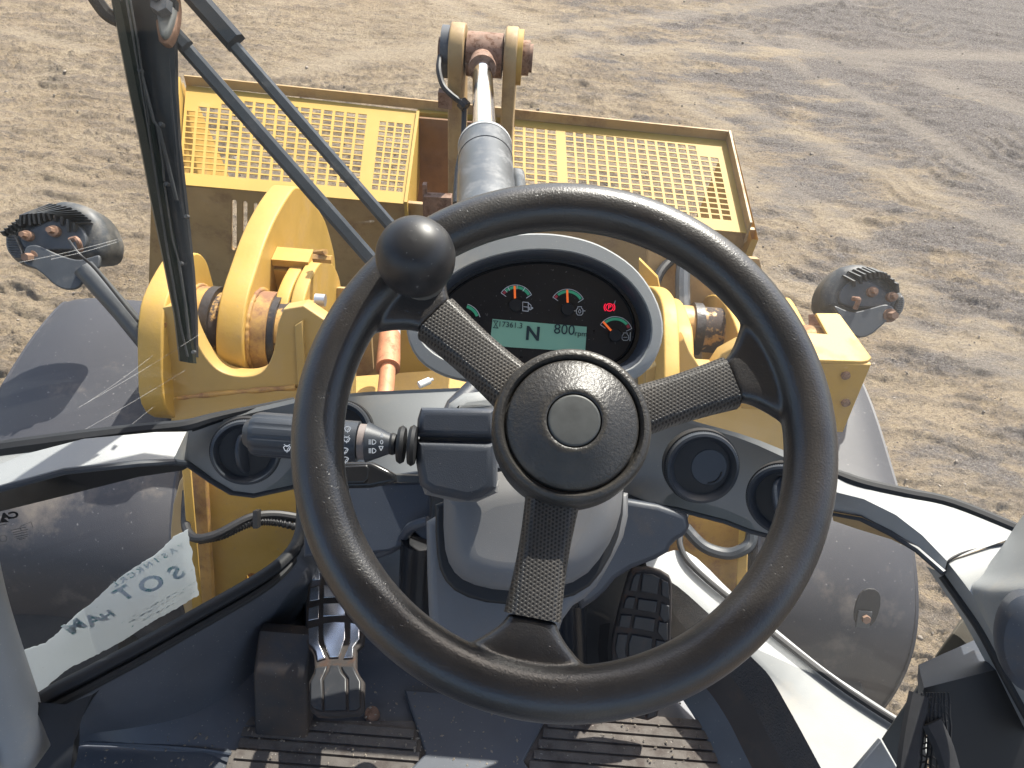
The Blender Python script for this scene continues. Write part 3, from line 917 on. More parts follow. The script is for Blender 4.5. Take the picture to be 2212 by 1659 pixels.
# right half of the frame
XR1 = P(1450, 680, 1.72).x
px_side('inner_plate', [(1405, 905), (1404, 660), (1412, 625), (1424, 618), (1445, 624), (1462, 650), (1468, 700), (1470, 905)], XR1 - .03, XR1 - .06, M['yellow'], frame)
px_side('inner_plate', [(1440, 905), (1440, 690), (1448, 655), (1462, 642), (1478, 655), (1490, 690), (1500, 720), (1500, 905)], XR1 + .02, XR1 - .012, M['yellow'], frame)
plate('inner_web', [(1380, 560), (1420, 600), (1440, 700), (1450, 860), (1380, 860)], Fr(P(1420, 700, 1.86), (-.2, -.9, .35)), .02, M['yellow'], frame)
rb = P(1520, 712, 1.76)
boss(rb, XR1 + .021, XR1 + .13, .052, M['greasy'], frame)
boss(rb, XR1 + .055, XR1 + .075, .060, M['grease'], frame, 'seal_ring')
XR2 = P(1575, 700, 1.72).x
px_side('outer_plate', [(1560, 905), (1558, 720), (1556, 665), (1566, 640), (1600, 640), (1640, 700), (1660, 780), (1660, 905)], XR2 + .04, XR2 - .01, M['yellow'], frame)
plate('rear_plate', [(1395, 800), (1452, 770), (1462, 742), (1478, 730), (1490, 760), (1510, 790), (1540, 792), (1558, 765), (1600, 742), (1700, 775), (1745, 900), (1740, 990), (1395, 990)], Fr(P(1560, 880, 1.56), (0, -.93, .37)), .04, M['shade_yellow'], frame, .003)
plate('back_web', [(1400, 540), (1640, 560), (1700, 800), (1400, 800)], Fr(P(1540, 660, 1.95), (0, -.9, .4)), .03, M['brown_and_shade'], frame)
MB().tube(spline([P(1478, 560, 1.9), P(1474, 610, 1.88), P(1476, 680, 1.86)], 4), .018, 10).build('hose', M['cyl_grey'], frame)
MB().tube(spline([P(1452, 560, 1.92), P(1425, 590, 1.9), P(1408, 640, 1.88)], 4), .012, 10).build('hose', M['black'], frame)
px_side('outer_rib', [(1690, 660), (1700, 640), (1716, 650), (1760, 740), (1768, 800), (1720, 800)], P(1730, 720, 1.62).x + .02, P(1730, 720, 1.62).x - .03, M['yellow'], frame)
boss(P(1752, 735, 1.55), P(1752, 735, 1.55).x - .04, P(1752, 735, 1.55).x + .02, .03, M['yellow_worn'], frame)
# folded bracket on the right
brk = thing('folded_bracket', 'yellow folded steel bracket with two bolts beside the right work lamp', 'bracket', P(1800, 900, 1.5))
zt = P(1883, 777, 1.45).z - C0.z
quad = [PZ(u, v, zt) for u, v in ((1700, 772), (1768, 778), (1862, 781), (1876, 779), (1883, 772), (1815, 679), (1808, 676), (1762, 676), (1787, 721), (1745, 718), (1700, 716))]
cx_, cy_ = quad[0].x, quad[0].y
ft = Fr(quad[0], Z, X)
plate2('top_flange', [[((p - ft.o).dot(ft.ex), (p - ft.o).dot(ft.ey)) for p in quad][::1] if area2([((p - ft.o).dot(ft.ex), (p - ft.o).dot(ft.ey)) for p in quad]) > 0 else [((p - ft.o).dot(ft.ex), (p - ft.o).dot(ft.ey)) for p in quad][::-1]], ft.M(), .008, M['yellow'], brk, .002)
yf = (PZ(1876, 784, zt) - C0).y
ff = Fr(PY(1876, 786, yf), (0, -1, 0.02), X)
plate('front_flange', [(1700, 780), (1768, 784), (1872, 788), (1882, 788), (1821, 934), (1802, 934), (1740, 932), (1700, 900)], ff, .009, M['yellow'], brk, .002)
plate('notch_web', [(1746, 680), (1762, 678), (1787, 721), (1748, 719)], Fr(PZ(1765, 705, zt - .03), (-.5, -.6, .6)), .006, M['rust'], brk)
for v in (809, 868):
    q = ff.hit(1826, v)
    MB().cyl(ff.at(q[0], q[1], 0), ff.at(q[0], q[1], .006), .0085, seg=14).cyl(ff.at(q[0], q[1], .006), ff.at(q[0], q[1], .008), .006, seg=6).build('bolt', M['rust'], brk)

# yellow steelwork seen through the lower windows
low = thing('hitch_plates', 'mustard yellow hitch plates seen through the lower left window behind the torn sticker', 'frame', P(540, 1330, 1.5))
fl = Fr(P(540, 1150, 1.50), (.1, -.9, .42))
plate('hitch_panel', [(437, 990), (700, 990), (700, 1330), (437, 1350)], fl, .02, M['yellow'], low, holes=[ell(545, 1252, 16, 14)])
plate('hole_backing', [(520, 1225), (575, 1225), (575, 1280), (520, 1280)], Fr(P(545, 1252, 1.57), fl.n), .01, M['rust'], low)
plate('flange', [(392, 1000), (412, 1000), (440, 1345), (418, 1350)], Fr(P(415, 1150, 1.44), (.35, -.85, .4)), .01, M['yellow'], low, .002)
plate('flange_side', [(410, 1000), (441, 1000), (462, 1345), (438, 1350)], Fr(P(430, 1150, 1.47), (-.3, -.85, .4)), .01, M['yellow_worn'], low, .002)
plate('outer_web', [(404, 1020), (388, 1040), (374, 1090), (369, 1140), (369, 1180), (384, 1260), (400, 1360), (420, 1360), (405, 1180), (403, 1060)], Fr(P(390, 1150, 1.56), (.1, -.9, .4)), .02, surf('tan_dusty_paint', (.42, .30, .15), .55, var=.1), low, .002)
cb = thing('wiring_loom', 'black corrugated cable clipped across the yellow hitch plate', 'cable', P(550, 1130, 1.44))
MB().tube(spline([P(404, 1060, 1.47), P(401, 1110, 1.45), P(404, 1145, 1.42), P(425, 1163, 1.40), P(470, 1154, 1.40), P(540, 1119, 1.42), P(600, 1112, 1.44), P(680, 1126, 1.46)], 8), .0085, 10).build('cable', M['black'], cb)
pp = spline([P(430, 1166, 1.41), P(480, 1156, 1.41), P(540, 1130, 1.42), P(600, 1128, 1.44), P(690, 1152, 1.46)], 40)
MB().tube(pp, [.0088 if (i // 2) % 2 else .0072 for i in range(len(pp))], 10).build('corrugated_sleeve', M['black'], cb)
MB().box(P(546, 1104, 1.40), P(556, 1104, 1.40) - P(546, 1104, 1.40), P(546, 1142, 1.40) - P(546, 1104, 1.40), FW * .02).build('cable_clip', M['black'], cb)
lw = thing('hitch_plates', 'orange yellow frame plates seen through the small lower right window', 'frame', P(1560, 1280, 1.4))
plate('hitch_panel', [(1440, 1080), (1612, 1080), (1612, 1300), (1440, 1300)], Fr(P(1540, 1180, 1.50), (-.1, -.9, .42)), .02, M['yellow_worn'], lw)
plate('flange', [(1597, 1120), (1617, 1120), (1612, 1300), (1588, 1300)], Fr(P(1600, 1200, 1.45), (-.3, -.8, .5)), .012, M['yellow'], lw, .002)
MB().tube(spline([P(1624, 1135, 1.40), P(1622, 1168, 1.40), P(1606, 1186, 1.40), P(1570, 1196, 1.41), P(1520, 1180, 1.42), P(1480, 1140, 1.43)], 8), .011, 10).build('hose', M['steel_dark'], lw)

# ================================================================== fenders
def fender(name, label, x0, x1, prof, taper, lip):
    t = thing(name, label, 'fender', (.5 * (x0 + x1), prof[0][0], CAM_H + prof[-1][1]))
    pr = spline([Vector((0, a, b)) for a, b in prof], 8)
    n = 12
    rows = []
    for i, p in enumerate(pr):
        f = i / (len(pr) - 1)
        a, b = x0 + taper[0] * f, x1 + taper[1] * f
        row = []
        for k in range(n + 1):
            g = k / n
            e = 1 - (2 * g - 1) ** 4
            row.append(Vector((a + (b - a) * g, p.y, CAM_H + p.z - .025 + .025 * e)))
        rows.append(row)
    mb = MB().strip(rows)
    mb.strip([[q - Z * .012 + Y * .010 for q in r] for r in rows])
    ed = [[r[0], r[0] - Z * .05 + X * lip] for r in rows]
    mb.strip(ed)
    mb.strip([[r[-1], r[-1] - Z * .05 + X * lip] for r in rows])
    mb.build('fender_shell', M['fender'], t, sharp=60)
    mb = MB()
    mb.tube([r[0] - Z * .004 for r in rows], .006, 6)
    mb.build('edge_bead', M['fender'], t)
    MB().tube([r[-1] - Z * .004 for r in rows], .006, 6).build('edge_bead', M['fender'], t)
    return t
FP = [(.74, -2.1), (.745, -1.8), (.765, -1.55), (.83, -1.41), (.97, -1.325), (1.15, -1.295), (1.33, -1.278), (1.47, -1.287), (1.50, -1.31)]
fdl = fender('fender', 'big dark grey left front fender with a bolted pocket', -1.165, -.60, FP, (0, -.20), 0.0)
fdr = fender('fender', 'dark grey right front fender below the yellow bracket', .50, .885, FP, (.1, -.02), 0.0)
def pocket(t, c, ex, ey, n, wx, wy, rust_right):
    fr = Fr(c, n, ex)
    lp = [(-wx, -wy), (wx, -wy), (wx, wy), (-wx, wy)]
    plate2('pocket', [chaikin(lp, 2)], fr.M(), .004, M['black'], t, .001, lift=.004)
    plate2('mount_tab', [[(-wx * .75, -wy * .95), (wx * .35, -wy * .95), (wx * .35, -wy * .1), (-wx * .75, -wy * .1)]], fr.M(), .004, M['brown_and_shade'] if not rust_right else M['steel_dark'], t, .001, lift=.009)
    MB().cyl(fr.at(-wx * .1, -wy * .45, .008), fr.at(-wx * .1, -wy * .45, .016), .0085, seg=6).build('bolt', M['bolt_rust'], t)
pocket(fdl, PZ(112, 797, -1.345), X, Y, Vector((0, -.25, .97)), .032, .055, False)
pocket(fdr, PZ(1846, 905, -1.335), X, Y, Vector((0, -.25, .97)), .022, .045, False)
pocket(fdr, PY(1872, 1312, .795), X, Y, Vector((0, -.85, .5)), .024, .042, True)
pocket(fdl, PY(8, 1275, .80), X, Y, Vector((0, -.85, .5)), .024, .042, True)

# ================================================================== work lamps
def lamp(label, outline, d, n, fins, bracket, lens, bolts, post, clip):
    c = frontal(*post[0][:2], d)
    t = thing('work_lamp', label, 'lamp', P(*post[0][:2], d))
    fr = frontal(outline[0][0], outline[0][1], d, n)
    plate('housing', outline, fr, .12, M['lamp_body'], t, .028, smooth=1, res=6)
    for a, b, e in fins:
        f1 = Fr(fr.o + fr.n * .012, fr.n, fr.ex)
        g = [f1.hit(*q) for q in (a, b, e)]
        pts = [f1.at(g[0][0], g[0][1], -.004), f1.at(g[1][0], g[1][1], .016), f1.at(g[2][0], g[2][1], .004)]
        mb = MB()
        sd_ = (f1.ex * .0022)
        low_ = [p - f1.n * .05 for p in pts]
        for s_ in (-1, 1):
            mb.strip([[p + sd_ * s_ for p in pts], [p + sd_ * s_ for p in low_]])
        mb.strip([[p - sd_ for p in pts], [p + sd_ for p in pts]])
        mb.build('cooling_fin', M['lamp_body'], t)
    plate('lens', lens, Fr(fr.o + fr.n * .006, fr.n), .03, M['lens'], t, .004, smooth=1)
    fl_ = Fr(fr.o + fr.n * .0075, fr.n, fr.ex)
    lq = [fl_.hit(*q) for q in lens]
    x0_, x1_ = min(q[0] for q in lq), max(q[0] for q in lq)
    y0_, y1_ = min(q[1] for q in lq), max(q[1] for q in lq)
    for k in range(9):
        yy = y0_ + (y1_ - y0_) * (k + .9) / 10.5
        xs_ = []
        for (ax_, ay_), (bx_, by_) in zip(lq, lq[1:] + lq[:1]):
            if (ay_ - yy) * (by_ - yy) < 0:
                xs_.append(ax_ + (bx_ - ax_) * (yy - ay_) / (by_ - ay_))
        if len(xs_) >= 2:
            MB().tube([fl_.at(min(xs_) + .004, yy, 0), fl_.at(max(xs_) - .004, yy, 0)], .0016, 6).build('lens_rib', M['lamp_body'], t)
    cu_ = sum(u for u, v in outline) / len(outline)
    cv_ = sum(v for u, v in outline) / len(outline)
    plate('back_cover', [(cu_ + (u - cu_) * .62 + 2, cv_ + (v - cv_) * .52 + 6) for u, v in outline], Fr(fr.o + fr.n * .010, fr.n), .02, M['steel_dark'], t, .004, smooth=1)
    plate('bracket', bracket, Fr(fr.o + fr.n * .030, (fr.n + Z * .1).normalized()), .010, M['steel_dark'], t, .003, smooth=1)
    for (u, v, r, h, du, dv) in bolts:
        g = Fr(fr.o + fr.n * .02, fr.n)
        q = g.hit(u, v)
        q2 = g.hit(u + du, v + dv)
        h = h * .55
        du, dv = du * .55, dv * .55
        q2 = g.hit(u + du, v + dv)
        a, b = g.at(q[0], q[1], -.02), g.at(q2[0], q2[1], h)
        rr = r * d / FPX * .85
        ad = (b - a).normalized()
        mb = MB().cyl(a, a.lerp(b, .6), rr * 1.05, rr, seg=20).cyl(a.lerp(b, .6), a.lerp(b, .62), rr, rr * .7, seg=20).cyl(a.lerp(b, .62), b, rr * .62, rr * .56, seg=6)
        mb.build('bolt', M['bolt_rust'], t)
    if len(post) > 1:
        MB().tube([P(*q) for q in post], 22 * d / FPX, 24).build('post', M['steel_dark'], t)
        MB().tube(spline([P(150, 520, 1.55), P(170, 548, 1.53), P(205, 580, 1.55), P(262, 650, 1.575), P(330, 735, 1.60), P(352, 770, 1.62)], 6), .003, 8).build('lamp_cable', M['black'], t)
    MB().tube(spline([P(*q) for q in clip], 5), .0055, 8).build('wire_clip', M['rust'], t)
    return t
K = lambda cx, cy: (cx * .1406, 397.5 + cy * .1406)
lo = [K(*q) for q in ((8, 830), (20, 740), (70, 680), (150, 640), (260, 570), (370, 490), (600, 360), (780, 270), (850, 235), (1000, 230), (1200, 280), (1400, 370), (1550, 540), (1640, 740), (1668, 900), (1630, 1080), (1540, 1160), (1300, 1180), (900, 1190), (350, 1260), (200, 1190), (90, 1090), (25, 960))]
lf = [(K(*a), K(*b), K(*c)) for a, b, c in (((760, 290), (370, 500), (310, 650)), ((820, 300), (430, 490), (380, 620)), ((890, 315), (500, 480), (470, 640)), ((975, 330), (560, 480), (545, 620)),
      ((1050, 350), (640, 470), (620, 620)), ((1140, 390), (710, 470), (700, 580)), ((1200, 420), (790, 480), (780, 560)), ((1250, 460), (880, 500), (860, 580)), ((1300, 500), (990, 520), (960, 640)),
      ((1350, 540), (1080, 560), (1060, 740)), ((1380, 590), (1180, 620), (1150, 740)))]
lf += [(K(340 - 60 * k, 520 + 45 * k), K(300 - 58 * k, 570 + 45 * k), K(300 - 55 * k, 640 + 40 * k)) for k in range(5)]
lb = [K(*q) for q in ((370, 1000), (430, 940), (540, 930), (640, 960), (820, 1050), (1000, 1120), (1200, 1170), (1360, 1130), (1500, 1085), (1540, 1110), (1530, 1300), (1400, 1300), (1290, 1390), (1250, 1560), (1130, 1620), (980, 1620), (830, 1550), (700, 1420), (600, 1340), (530, 1290), (420, 1260), (350, 1200))]
ll = [K(*q) for q in ((75, 870), (110, 770), (210, 760), (270, 850), (340, 1000), (370, 1140), (280, 1160), (180, 1120), (100, 1020))]
lbo = [(K(420, 790)[0], K(420, 790)[1], 13, .035, -7, 1), (K(830, 720)[0], K(830, 720)[1], 14, .035, -6, 1), (K(560, 1110)[0], K(560, 1110)[1], 18, .055, -20, 12)]
lamp('round black work lamp with cooling fins on a thick post at the left', lo, 1.60, (-FW + X * .15).normalized(), lf, lb, ll, lbo,
     [(180, 578, 1.585), (268, 678, 1.61), (360, 792, 1.64)], [(*K(1080, 860), 1.56), (*K(1160, 840), 1.55), (*K(1210, 900), 1.55), (*K(1240, 1010), 1.57)])
K2 = lambda cx, cy: (1745.4 + cx * .1094, 544.4 + cy * .1094)
ro = [K2(*q) for q in ((260, 950), (280, 780), (360, 590), (500, 420), (650, 290), (720, 260), (900, 215), (1150, 215), (1280, 290), (1450, 400), (1600, 510), (1720, 620), (1850, 720), (1950, 840), (1980, 970), (1960, 1120), (1880, 1230), (1790, 1310), (1500, 1300), (900, 1290), (500, 1230), (310, 1150), (270, 1050))]
rf = [(K2(*a), K2(*b), K2(*c)) for a, b, c in (((720, 450), (880, 590), (910, 690)), ((830, 370), (1000, 500), (1045, 630)), ((930, 330), (1090, 460), (1150, 580)), ((1020, 300), (1190, 430), (1245, 535)), ((1110, 290), (1280, 420), (1330, 520)),
      ((1200, 290), (1360, 410), (1410, 510)), ((1260, 300), (1430, 420), (1490, 520)), ((1330, 330), (1500, 440), (1550, 530)), ((1400, 380), (1560, 480), (1610, 560)), ((1480, 430), (1640, 560), (1690, 640)), ((1560, 500), (1720, 640), (1780, 800)))]
rbk = [K2(*q) for q in ((500, 1065), (560, 1060), (700, 1130), (860, 1190), (1000, 1170), (1300, 1090), (1500, 1030), (1600, 1040), (1690, 1090), (1720, 1200), (1500, 1420), (1220, 1660), (950, 1700), (760, 1480), (620, 1260))]
rl = [K2(*q) for q in ((1760, 960), (1800, 860), (1880, 850), (1920, 930), (1910, 1060), (1860, 1180), (1780, 1260), (1720, 1180), (1730, 1060))]
rbo = [(K2(1270, 780)[0], K2(1270, 780)[1], 12.5, .03, 5, 1), (K2(1650, 880)[0], K2(1650, 880)[1], 12, .03, 7, 1), (K2(1540, 1230)[0], K2(1540, 1230)[1], 17, .055, 18, 10)]
lamp('round grey work lamp with cooling fins beside the yellow bracket at the right', ro, 1.72, (-FW - X * .15).normalized(), rf, rbk, rl, rbo,
     [(1850, 735, 1.70)], [(*K2(890, 920), 1.68), (*K2(960, 930), 1.67), (*K2(1000, 950), 1.67), (*K2(930, 1120), 1.68)])

# rear half of the machine, under and behind the cab
rear = thing('machine_body', 'dark steel rear chassis with big tyres under the cab', 'chassis', (0, -1.2, 0))
MB().box((-.72, -3.2, .45), X * 1.44, Y * 3.75, Z * .98).build('chassis', M['steel_dark'], rear)
MB().box((-.62, .45, .55), X * 1.24, Y * .35, Z * .60).build('hitch_block', M['steel_dark'], rear)
for sx_ in (-1, 1):
    MB().lathe([(.35, -.24), (.62, -.25), (.70, -.17), (.71, 0), (.70, .17), (.62, .25), (.35, .24)], Matrix.Translation((sx_ * .98, -1.5, .70)) @ Matrix.Rotation(R(90), 4, 'Y'), 40).build('tyre', M['tyre'], rear)
for sx_ in (-1, 1):
    MB().lathe([(.35, -.22), (.60, -.23), (.68, -.16), (.69, 0), (.68, .16), (.60, .23), (.35, .22)], Matrix.Translation((-.16 + sx_ * .80, 1.20, .70)) @ Matrix.Rotation(R(90), 4, 'Y'), 40).build('tyre', M['tyre'], frame)

def weld(pts, parent, r=.006):
    q = spline(pts, 8)
    rw = random.Random(len(pts))
    MB().tube(q, [r * rw.uniform(.75, 1.2) for _ in q], 7).build('weld_bead', M['yellow_worn'], parent, sharp=80)
weld([RP.at(*RP.hit(u, v), .002) for u, v in ((384, 860), (470, 850), (560, 842), (640, 836))], frame)
weld([Vector((XO + .001, bc.y + .093 * math.cos(a), bc.z + .093 * math.sin(a))) for a in [R(20 + k * 25) for k in range(8)]], arm)
weld([Vector((XB + .001, bc.y + .094 * math.cos(a), bc.z + .094 * math.sin(a))) for a in [R(20 + k * 25) for k in range(8)]], arm)
for u, v in ((352, 700), (356, 770), (364, 840)):
    q = RP.at(*RP.hit(u, v), .0)
    MB().cyl(q, q + RP.n * .008, .009, seg=6).build('bolt', M['yellow_worn'], frame)
# ================================================================== cab shell: windscreen, roof, pillars, floor
GP = spline([Vector(q) for q in ((-.80, .22, 0), (-.72, .44, 0), (-.63, .585, 0), (-.44, .675, 0), (-.20, .735, 0), (.02, .765, 0), (.22, .745, 0), (.38, .70, 0), (.52, .64, 0), (.645, .585, 0), (.73, .46, 0), (.82, .22, 0))], 6)
def glass_y(z):                              # the screen leans forward towards the top; below the dash it is nearly upright
    return .16 * (z + .76) if z > -.76 else .22 * (z + .76)
ws = thing('windscreen', 'wraparound dusty windscreen glass in front of the dash', 'windscreen', (0, .76, CAM_H - 1.15))
rows = []
for z in np.linspace(-1.20, .42, 14):
    rows.append([Vector((p.x, p.y + glass_y(z), CAM_H + z)) for p in GP])
MB().strip(rows).build('glass_pane', M['glass'], ws, sharp=80)
def on_glass(u, v, off=-.003):               # photo position -> point on the screen, off = metres outward
    r = ray(u, v)
    t0, t1 = .3, 3.0
    def inside(q):
        x, z = q.x, q.z - CAM_H
        for a, b in zip(GP[:-1], GP[1:]):
            if a.x <= x <= b.x:
                return q.y - (a.y + (b.y - a.y) * (x - a.x) / (b.x - a.x + 1e-9) + glass_y(z)) < 0
        return False
    for _ in range(40):
        tm = .5 * (t0 + t1)
        if inside(C0 + r * tm):
            t0 = tm
        else:
            t1 = tm
    return C0 + r * (t0 + off / r.length)
sc_l = [((170, 880), (432, 722)), ((190, 868), (330, 768)), ((40, 567), (272, 512)), ((110, 560), (270, 517)), ((180, 1012), (300, 925)), ((190, 985), (330, 880)), ((80, 985), (400, 800))]
for a, b in sc_l:
    pts = [on_glass(a[0] + (b[0] - a[0]) * k / 8, a[1] + (b[1] - a[1]) * k / 8 + 3 * math.sin(k * .4), .002) for k in range(9)]
    wv = Vector((0, .0, .0004))
    MB().strip([[p - wv for p in pts], [p + wv for p in pts]]).build('scratch', M['scratch'], ws)
# roof and rear of the cab, above and behind the driver
rf = MB()
rf.box((-.80, -1.0, CAM_H + .44), X * 1.6, Y * (1.0 + .968), Z * .10)
struct(rf.build('cab_roof', surf('pale_grey_headliner', (.55, .55, .53), .8, var=.05), None))
struct(MB().box((-.80, -1.02, CAM_H - 1.4), X * 1.6, Y * .04, Z * 1.0).build('cab_rear_wall', M['silver'], None))
pil = MB()
for sx_ in (-1, 1):
    pil.tube([Vector((sx_ * .80, .20, CAM_H - 1.2)), Vector((sx_ * .80, .24, CAM_H + .44))], .035, 12)
    pil.tube([Vector((sx_ * .80, -1.0, CAM_H - 1.2)), Vector((sx_ * .80, -1.0, CAM_H + .44))], .05, 12)
struct(pil.build('cab_pillars', M['dark'], None))

struct(MB().box((-.335, .765, CAM_H - 1.32), X * .62, Y * .02, Z * .44).build('firewall', M['dark'], None))
# floor
FZ = -1.32
fl = MB()
fl.strip([[Vector((-.78, -1.0, CAM_H + FZ)), Vector((.78, -1.0, CAM_H + FZ))], [Vector((-.78, .3, CAM_H + FZ)), Vector((.78, .3, CAM_H + FZ))], [Vector((-.62, .52, CAM_H + FZ)), Vector((.62, .52, CAM_H + FZ))], [Vector((-.45, .66, CAM_H + FZ)), Vector((.45, .66, CAM_H + FZ))], [Vector((-.3, .75, CAM_H + FZ)), Vector((.3, .75, CAM_H + FZ))]])
struct(fl.build('cab_floor', M['floor'], None))
def zlist(px, z):
    return [PZ(u, v, z) for u, v in px]
kick = thing('floor_moulding', 'blue black plastic floor moulding running up to the left window seal', 'floor panel', PZ(350, 1500, -1.25))
top_l = zlist([(20, 1570), (90, 1520), (200, 1462), (300, 1405), (420, 1338), (540, 1270), (610, 1228), (650, 1190), (655, 1120)], -1.06)
mid_l = zlist([(60, 1600), (130, 1552), (235, 1484), (335, 1425), (445, 1362), (560, 1295), (630, 1252), (672, 1212), (676, 1130)], -1.085)
low_l = zlist([(110, 1640), (168, 1592), (300, 1570), (420, 1540), (530, 1470), (600, 1380), (655, 1320), (700, 1260), (704, 1140)], -1.295)
bot_l = zlist([(120, 1700), (168, 1612), (330, 1622), (440, 1626), (528, 1640), (620, 1480), (680, 1400), (720, 1320), (724, 1160)], FZ + .004)
rows = [spline(r, 5) for r in (top_l, mid_l, low_l, bot_l)]
MB().strip(rows).build('moulding_skin', M['floor'], kick, sharp=40)
MB().tube(spline(zlist([(165, 1604), (300, 1609), (430, 1618), (500, 1628)], -1.312), 6), .003, 6).build('moulding_lip', M['floor'], kick)
seal_l = spline(zlist([(-40, 1640), (75, 1520), (200, 1450), (310, 1392), (420, 1330), (540, 1262), (600, 1222), (635, 1185), (650, 1150), (654, 1105), (652, 1050)], -1.055), 8)
seal = thing('window_seal', 'black rubber seal along the sill of the lower left window', 'seal', seal_l[20])
MB().tube(seal_l, .0105, 10, flat=.8).build('seal_bead', M['seal'], seal)
MB().tube([p + Z * -.010 + Y * -.018 for p in seal_l], .007, 8).build('seal_lip', M['seal'], seal)
bt = MB().strip([zlist([(68, 1515), (140, 1522), (200, 1500), (215, 1490)], -1.04), zlist([(90, 1560), (150, 1560), (178, 1548), (200, 1510)], -1.05), zlist([(110, 1610), (160, 1600), (166, 1590), (172, 1560)], -1.06), zlist([(60, 1680), (150, 1680), (166, 1640), (172, 1600)], -1.08)])
bt.build('corner_cover', M['seal'], kick)
mat_ = thing('floor_mat', 'dusty ribbed rubber mat on the cab floor in front of the pedals', 'mat', PZ(1000, 1640, FZ))
MB().box(PZ(520, 1560, FZ + .002), PZ(1536, 1560, FZ + .002) - PZ(520, 1560, FZ + .002), Y * -.45, Z * .006).build('mat_base', M['mat'], mat_)
xa, xb = PZ(528, 1580, FZ).x, PZ(1520, 1560, FZ).x
y0 = PZ(1000, 1520, FZ).y
xm0, xm1 = PZ(865, 1600, FZ).x, PZ(1190, 1600, FZ).x
for k in range(15):
    y = y0 - k * .0175
    ch = .035 * (1 - abs(k - 5) / 5) if k < 10 else -.03
    for x0_, x1_ in ((xa, xm0 + ch), (xm1 - ch, xb + .004 * k)):
        if x0_ == xa and k < 3:
            continue
        MB().box((x0_, y - .0145, CAM_H + FZ + .007), X * (x1_ - x0_), Y * .0135, Z * .006).build('mat_rib', M['mat'], mat_, smooth=False)
cp = [(xm0 - .005, y0 + .01), (xm0 + .045, y0 - .09), (xm0 - .035, y0 - .19), (xm0 - .035, y0 - .42), (xm1 + .035, y0 - .42), (xm1 + .035, y0 - .19), (xm1 - .045, y0 - .09), (xm1 + .005, y0 + .01)]
plate2('mat_centre', [cp if area2(cp) > 0 else cp[::-1]], Matrix.Translation((0, 0, CAM_H + FZ + .016)), .012, M['floor'], mat_, .003)
wb = thing('pedal_housing', 'dusty black box cover on the floor left of the brake pedal', 'box', Vector((-.33, .5, CAM_H + FZ)))
prof = [(.66, FZ), (.585, -1.175), (.568, -1.168), (.522, -1.198), (.512, -1.208), (.46, -1.305), (.455, FZ)]
xl, xr = PZ(548, 1440, -1.2).x, PZ(668, 1440, -1.2).x
lp = [(a, CAM_H + b) for a, b in prof]
side_plate('cover', lp, xr, xl, surf('dusty_black_box_plastic', (.030, .030, .034), .5, var=.2, vscale=7, dirt=(.095, .065, .045), dirt_amt=(.45, .75), dirt_scale=8, grain=900, gdist=.0005, gstr=.3, speck=(.3, .28, .25), speck_scale=260), wb, .006)

# right hand sill
sill = thing('sill_panel', 'silver grey sill panel and coarse black trim under the lower right window', 'panel', PZ(1700, 1480, -1.15))
s0 = zlist([(1395, 1214), (1480, 1190), (1585, 1283), (1680, 1362), (1786, 1447), (1895, 1520), (1950, 1556), (2040, 1620)], -1.15)
s1 = zlist([(1400, 1235), (1452, 1228), (1540, 1320), (1632, 1412), (1722, 1505), (1800, 1580), (1850, 1640), (1890, 1700)], -1.153)
s2 = zlist([(1408, 1262), (1440, 1262), (1530, 1325), (1622, 1418), (1662, 1460), (1701, 1526), (1736, 1589), (1790, 1690)], -1.157)
s2[0], s2[1] = PZ(1400, 1258, -1.157), PZ(1446, 1255, -1.157)
MB().strip([spline(r, 4) for r in (s0, s1, s2)]).build('silver_panel', M['silver'], sill, sharp=60)
s3 = zlist([(1440, 1300), (1452, 1322), (1510, 1392), (1560, 1442), (1592, 1478), (1631, 1533), (1660, 1590), (1712, 1690)], -1.215)
MB().strip([spline(r, 4) for r in (s2, s3)]).build('textured_trim', M['tex_black'], sill, sharp=60)
s4 = zlist([(1425, 1330), (1430, 1350), (1470, 1420), (1510, 1470), (1540, 1505), (1575, 1560), (1600, 1610), (1650, 1710)], -1.27)
s5 = zlist([(1400, 1380), (1405, 1400), (1440, 1460), (1475, 1512), (1500, 1550), (1528, 1600), (1545, 1640), (1580, 1720)], FZ + .01)
MB().strip([spline(r, 4) for r in (s3, s4)]).build('lower_trim', surf('smooth_dark_trim', (.050, .045, .046), .5, var=.15, vscale=6, dirt=(.12, .09, .07), dirt_amt=(.55, .85)), sill, sharp=60)
MB().strip([spline(r, 4) for r in (s4, s5)]).build('toe_trim', M['floor'], sill, sharp=60)
seal_r = spline(zlist([(1490, 1095), (1479, 1120), (1470, 1155), (1470, 1180), (1486, 1212), (1530, 1255), (1600, 1312), (1690, 1385), (1800, 1470), (1880, 1525), (1960, 1575)], -1.142), 8)
MB().tube(seal_r, .0055, 10).build('seal_bead', M['seal'], tag(thing('window_seal', 'thin black rubber seal along the silver sill of the lower right window', 'seal', seal_r[30]), 'thin black rubber seal along the silver sill of the lower right window', 'seal'))

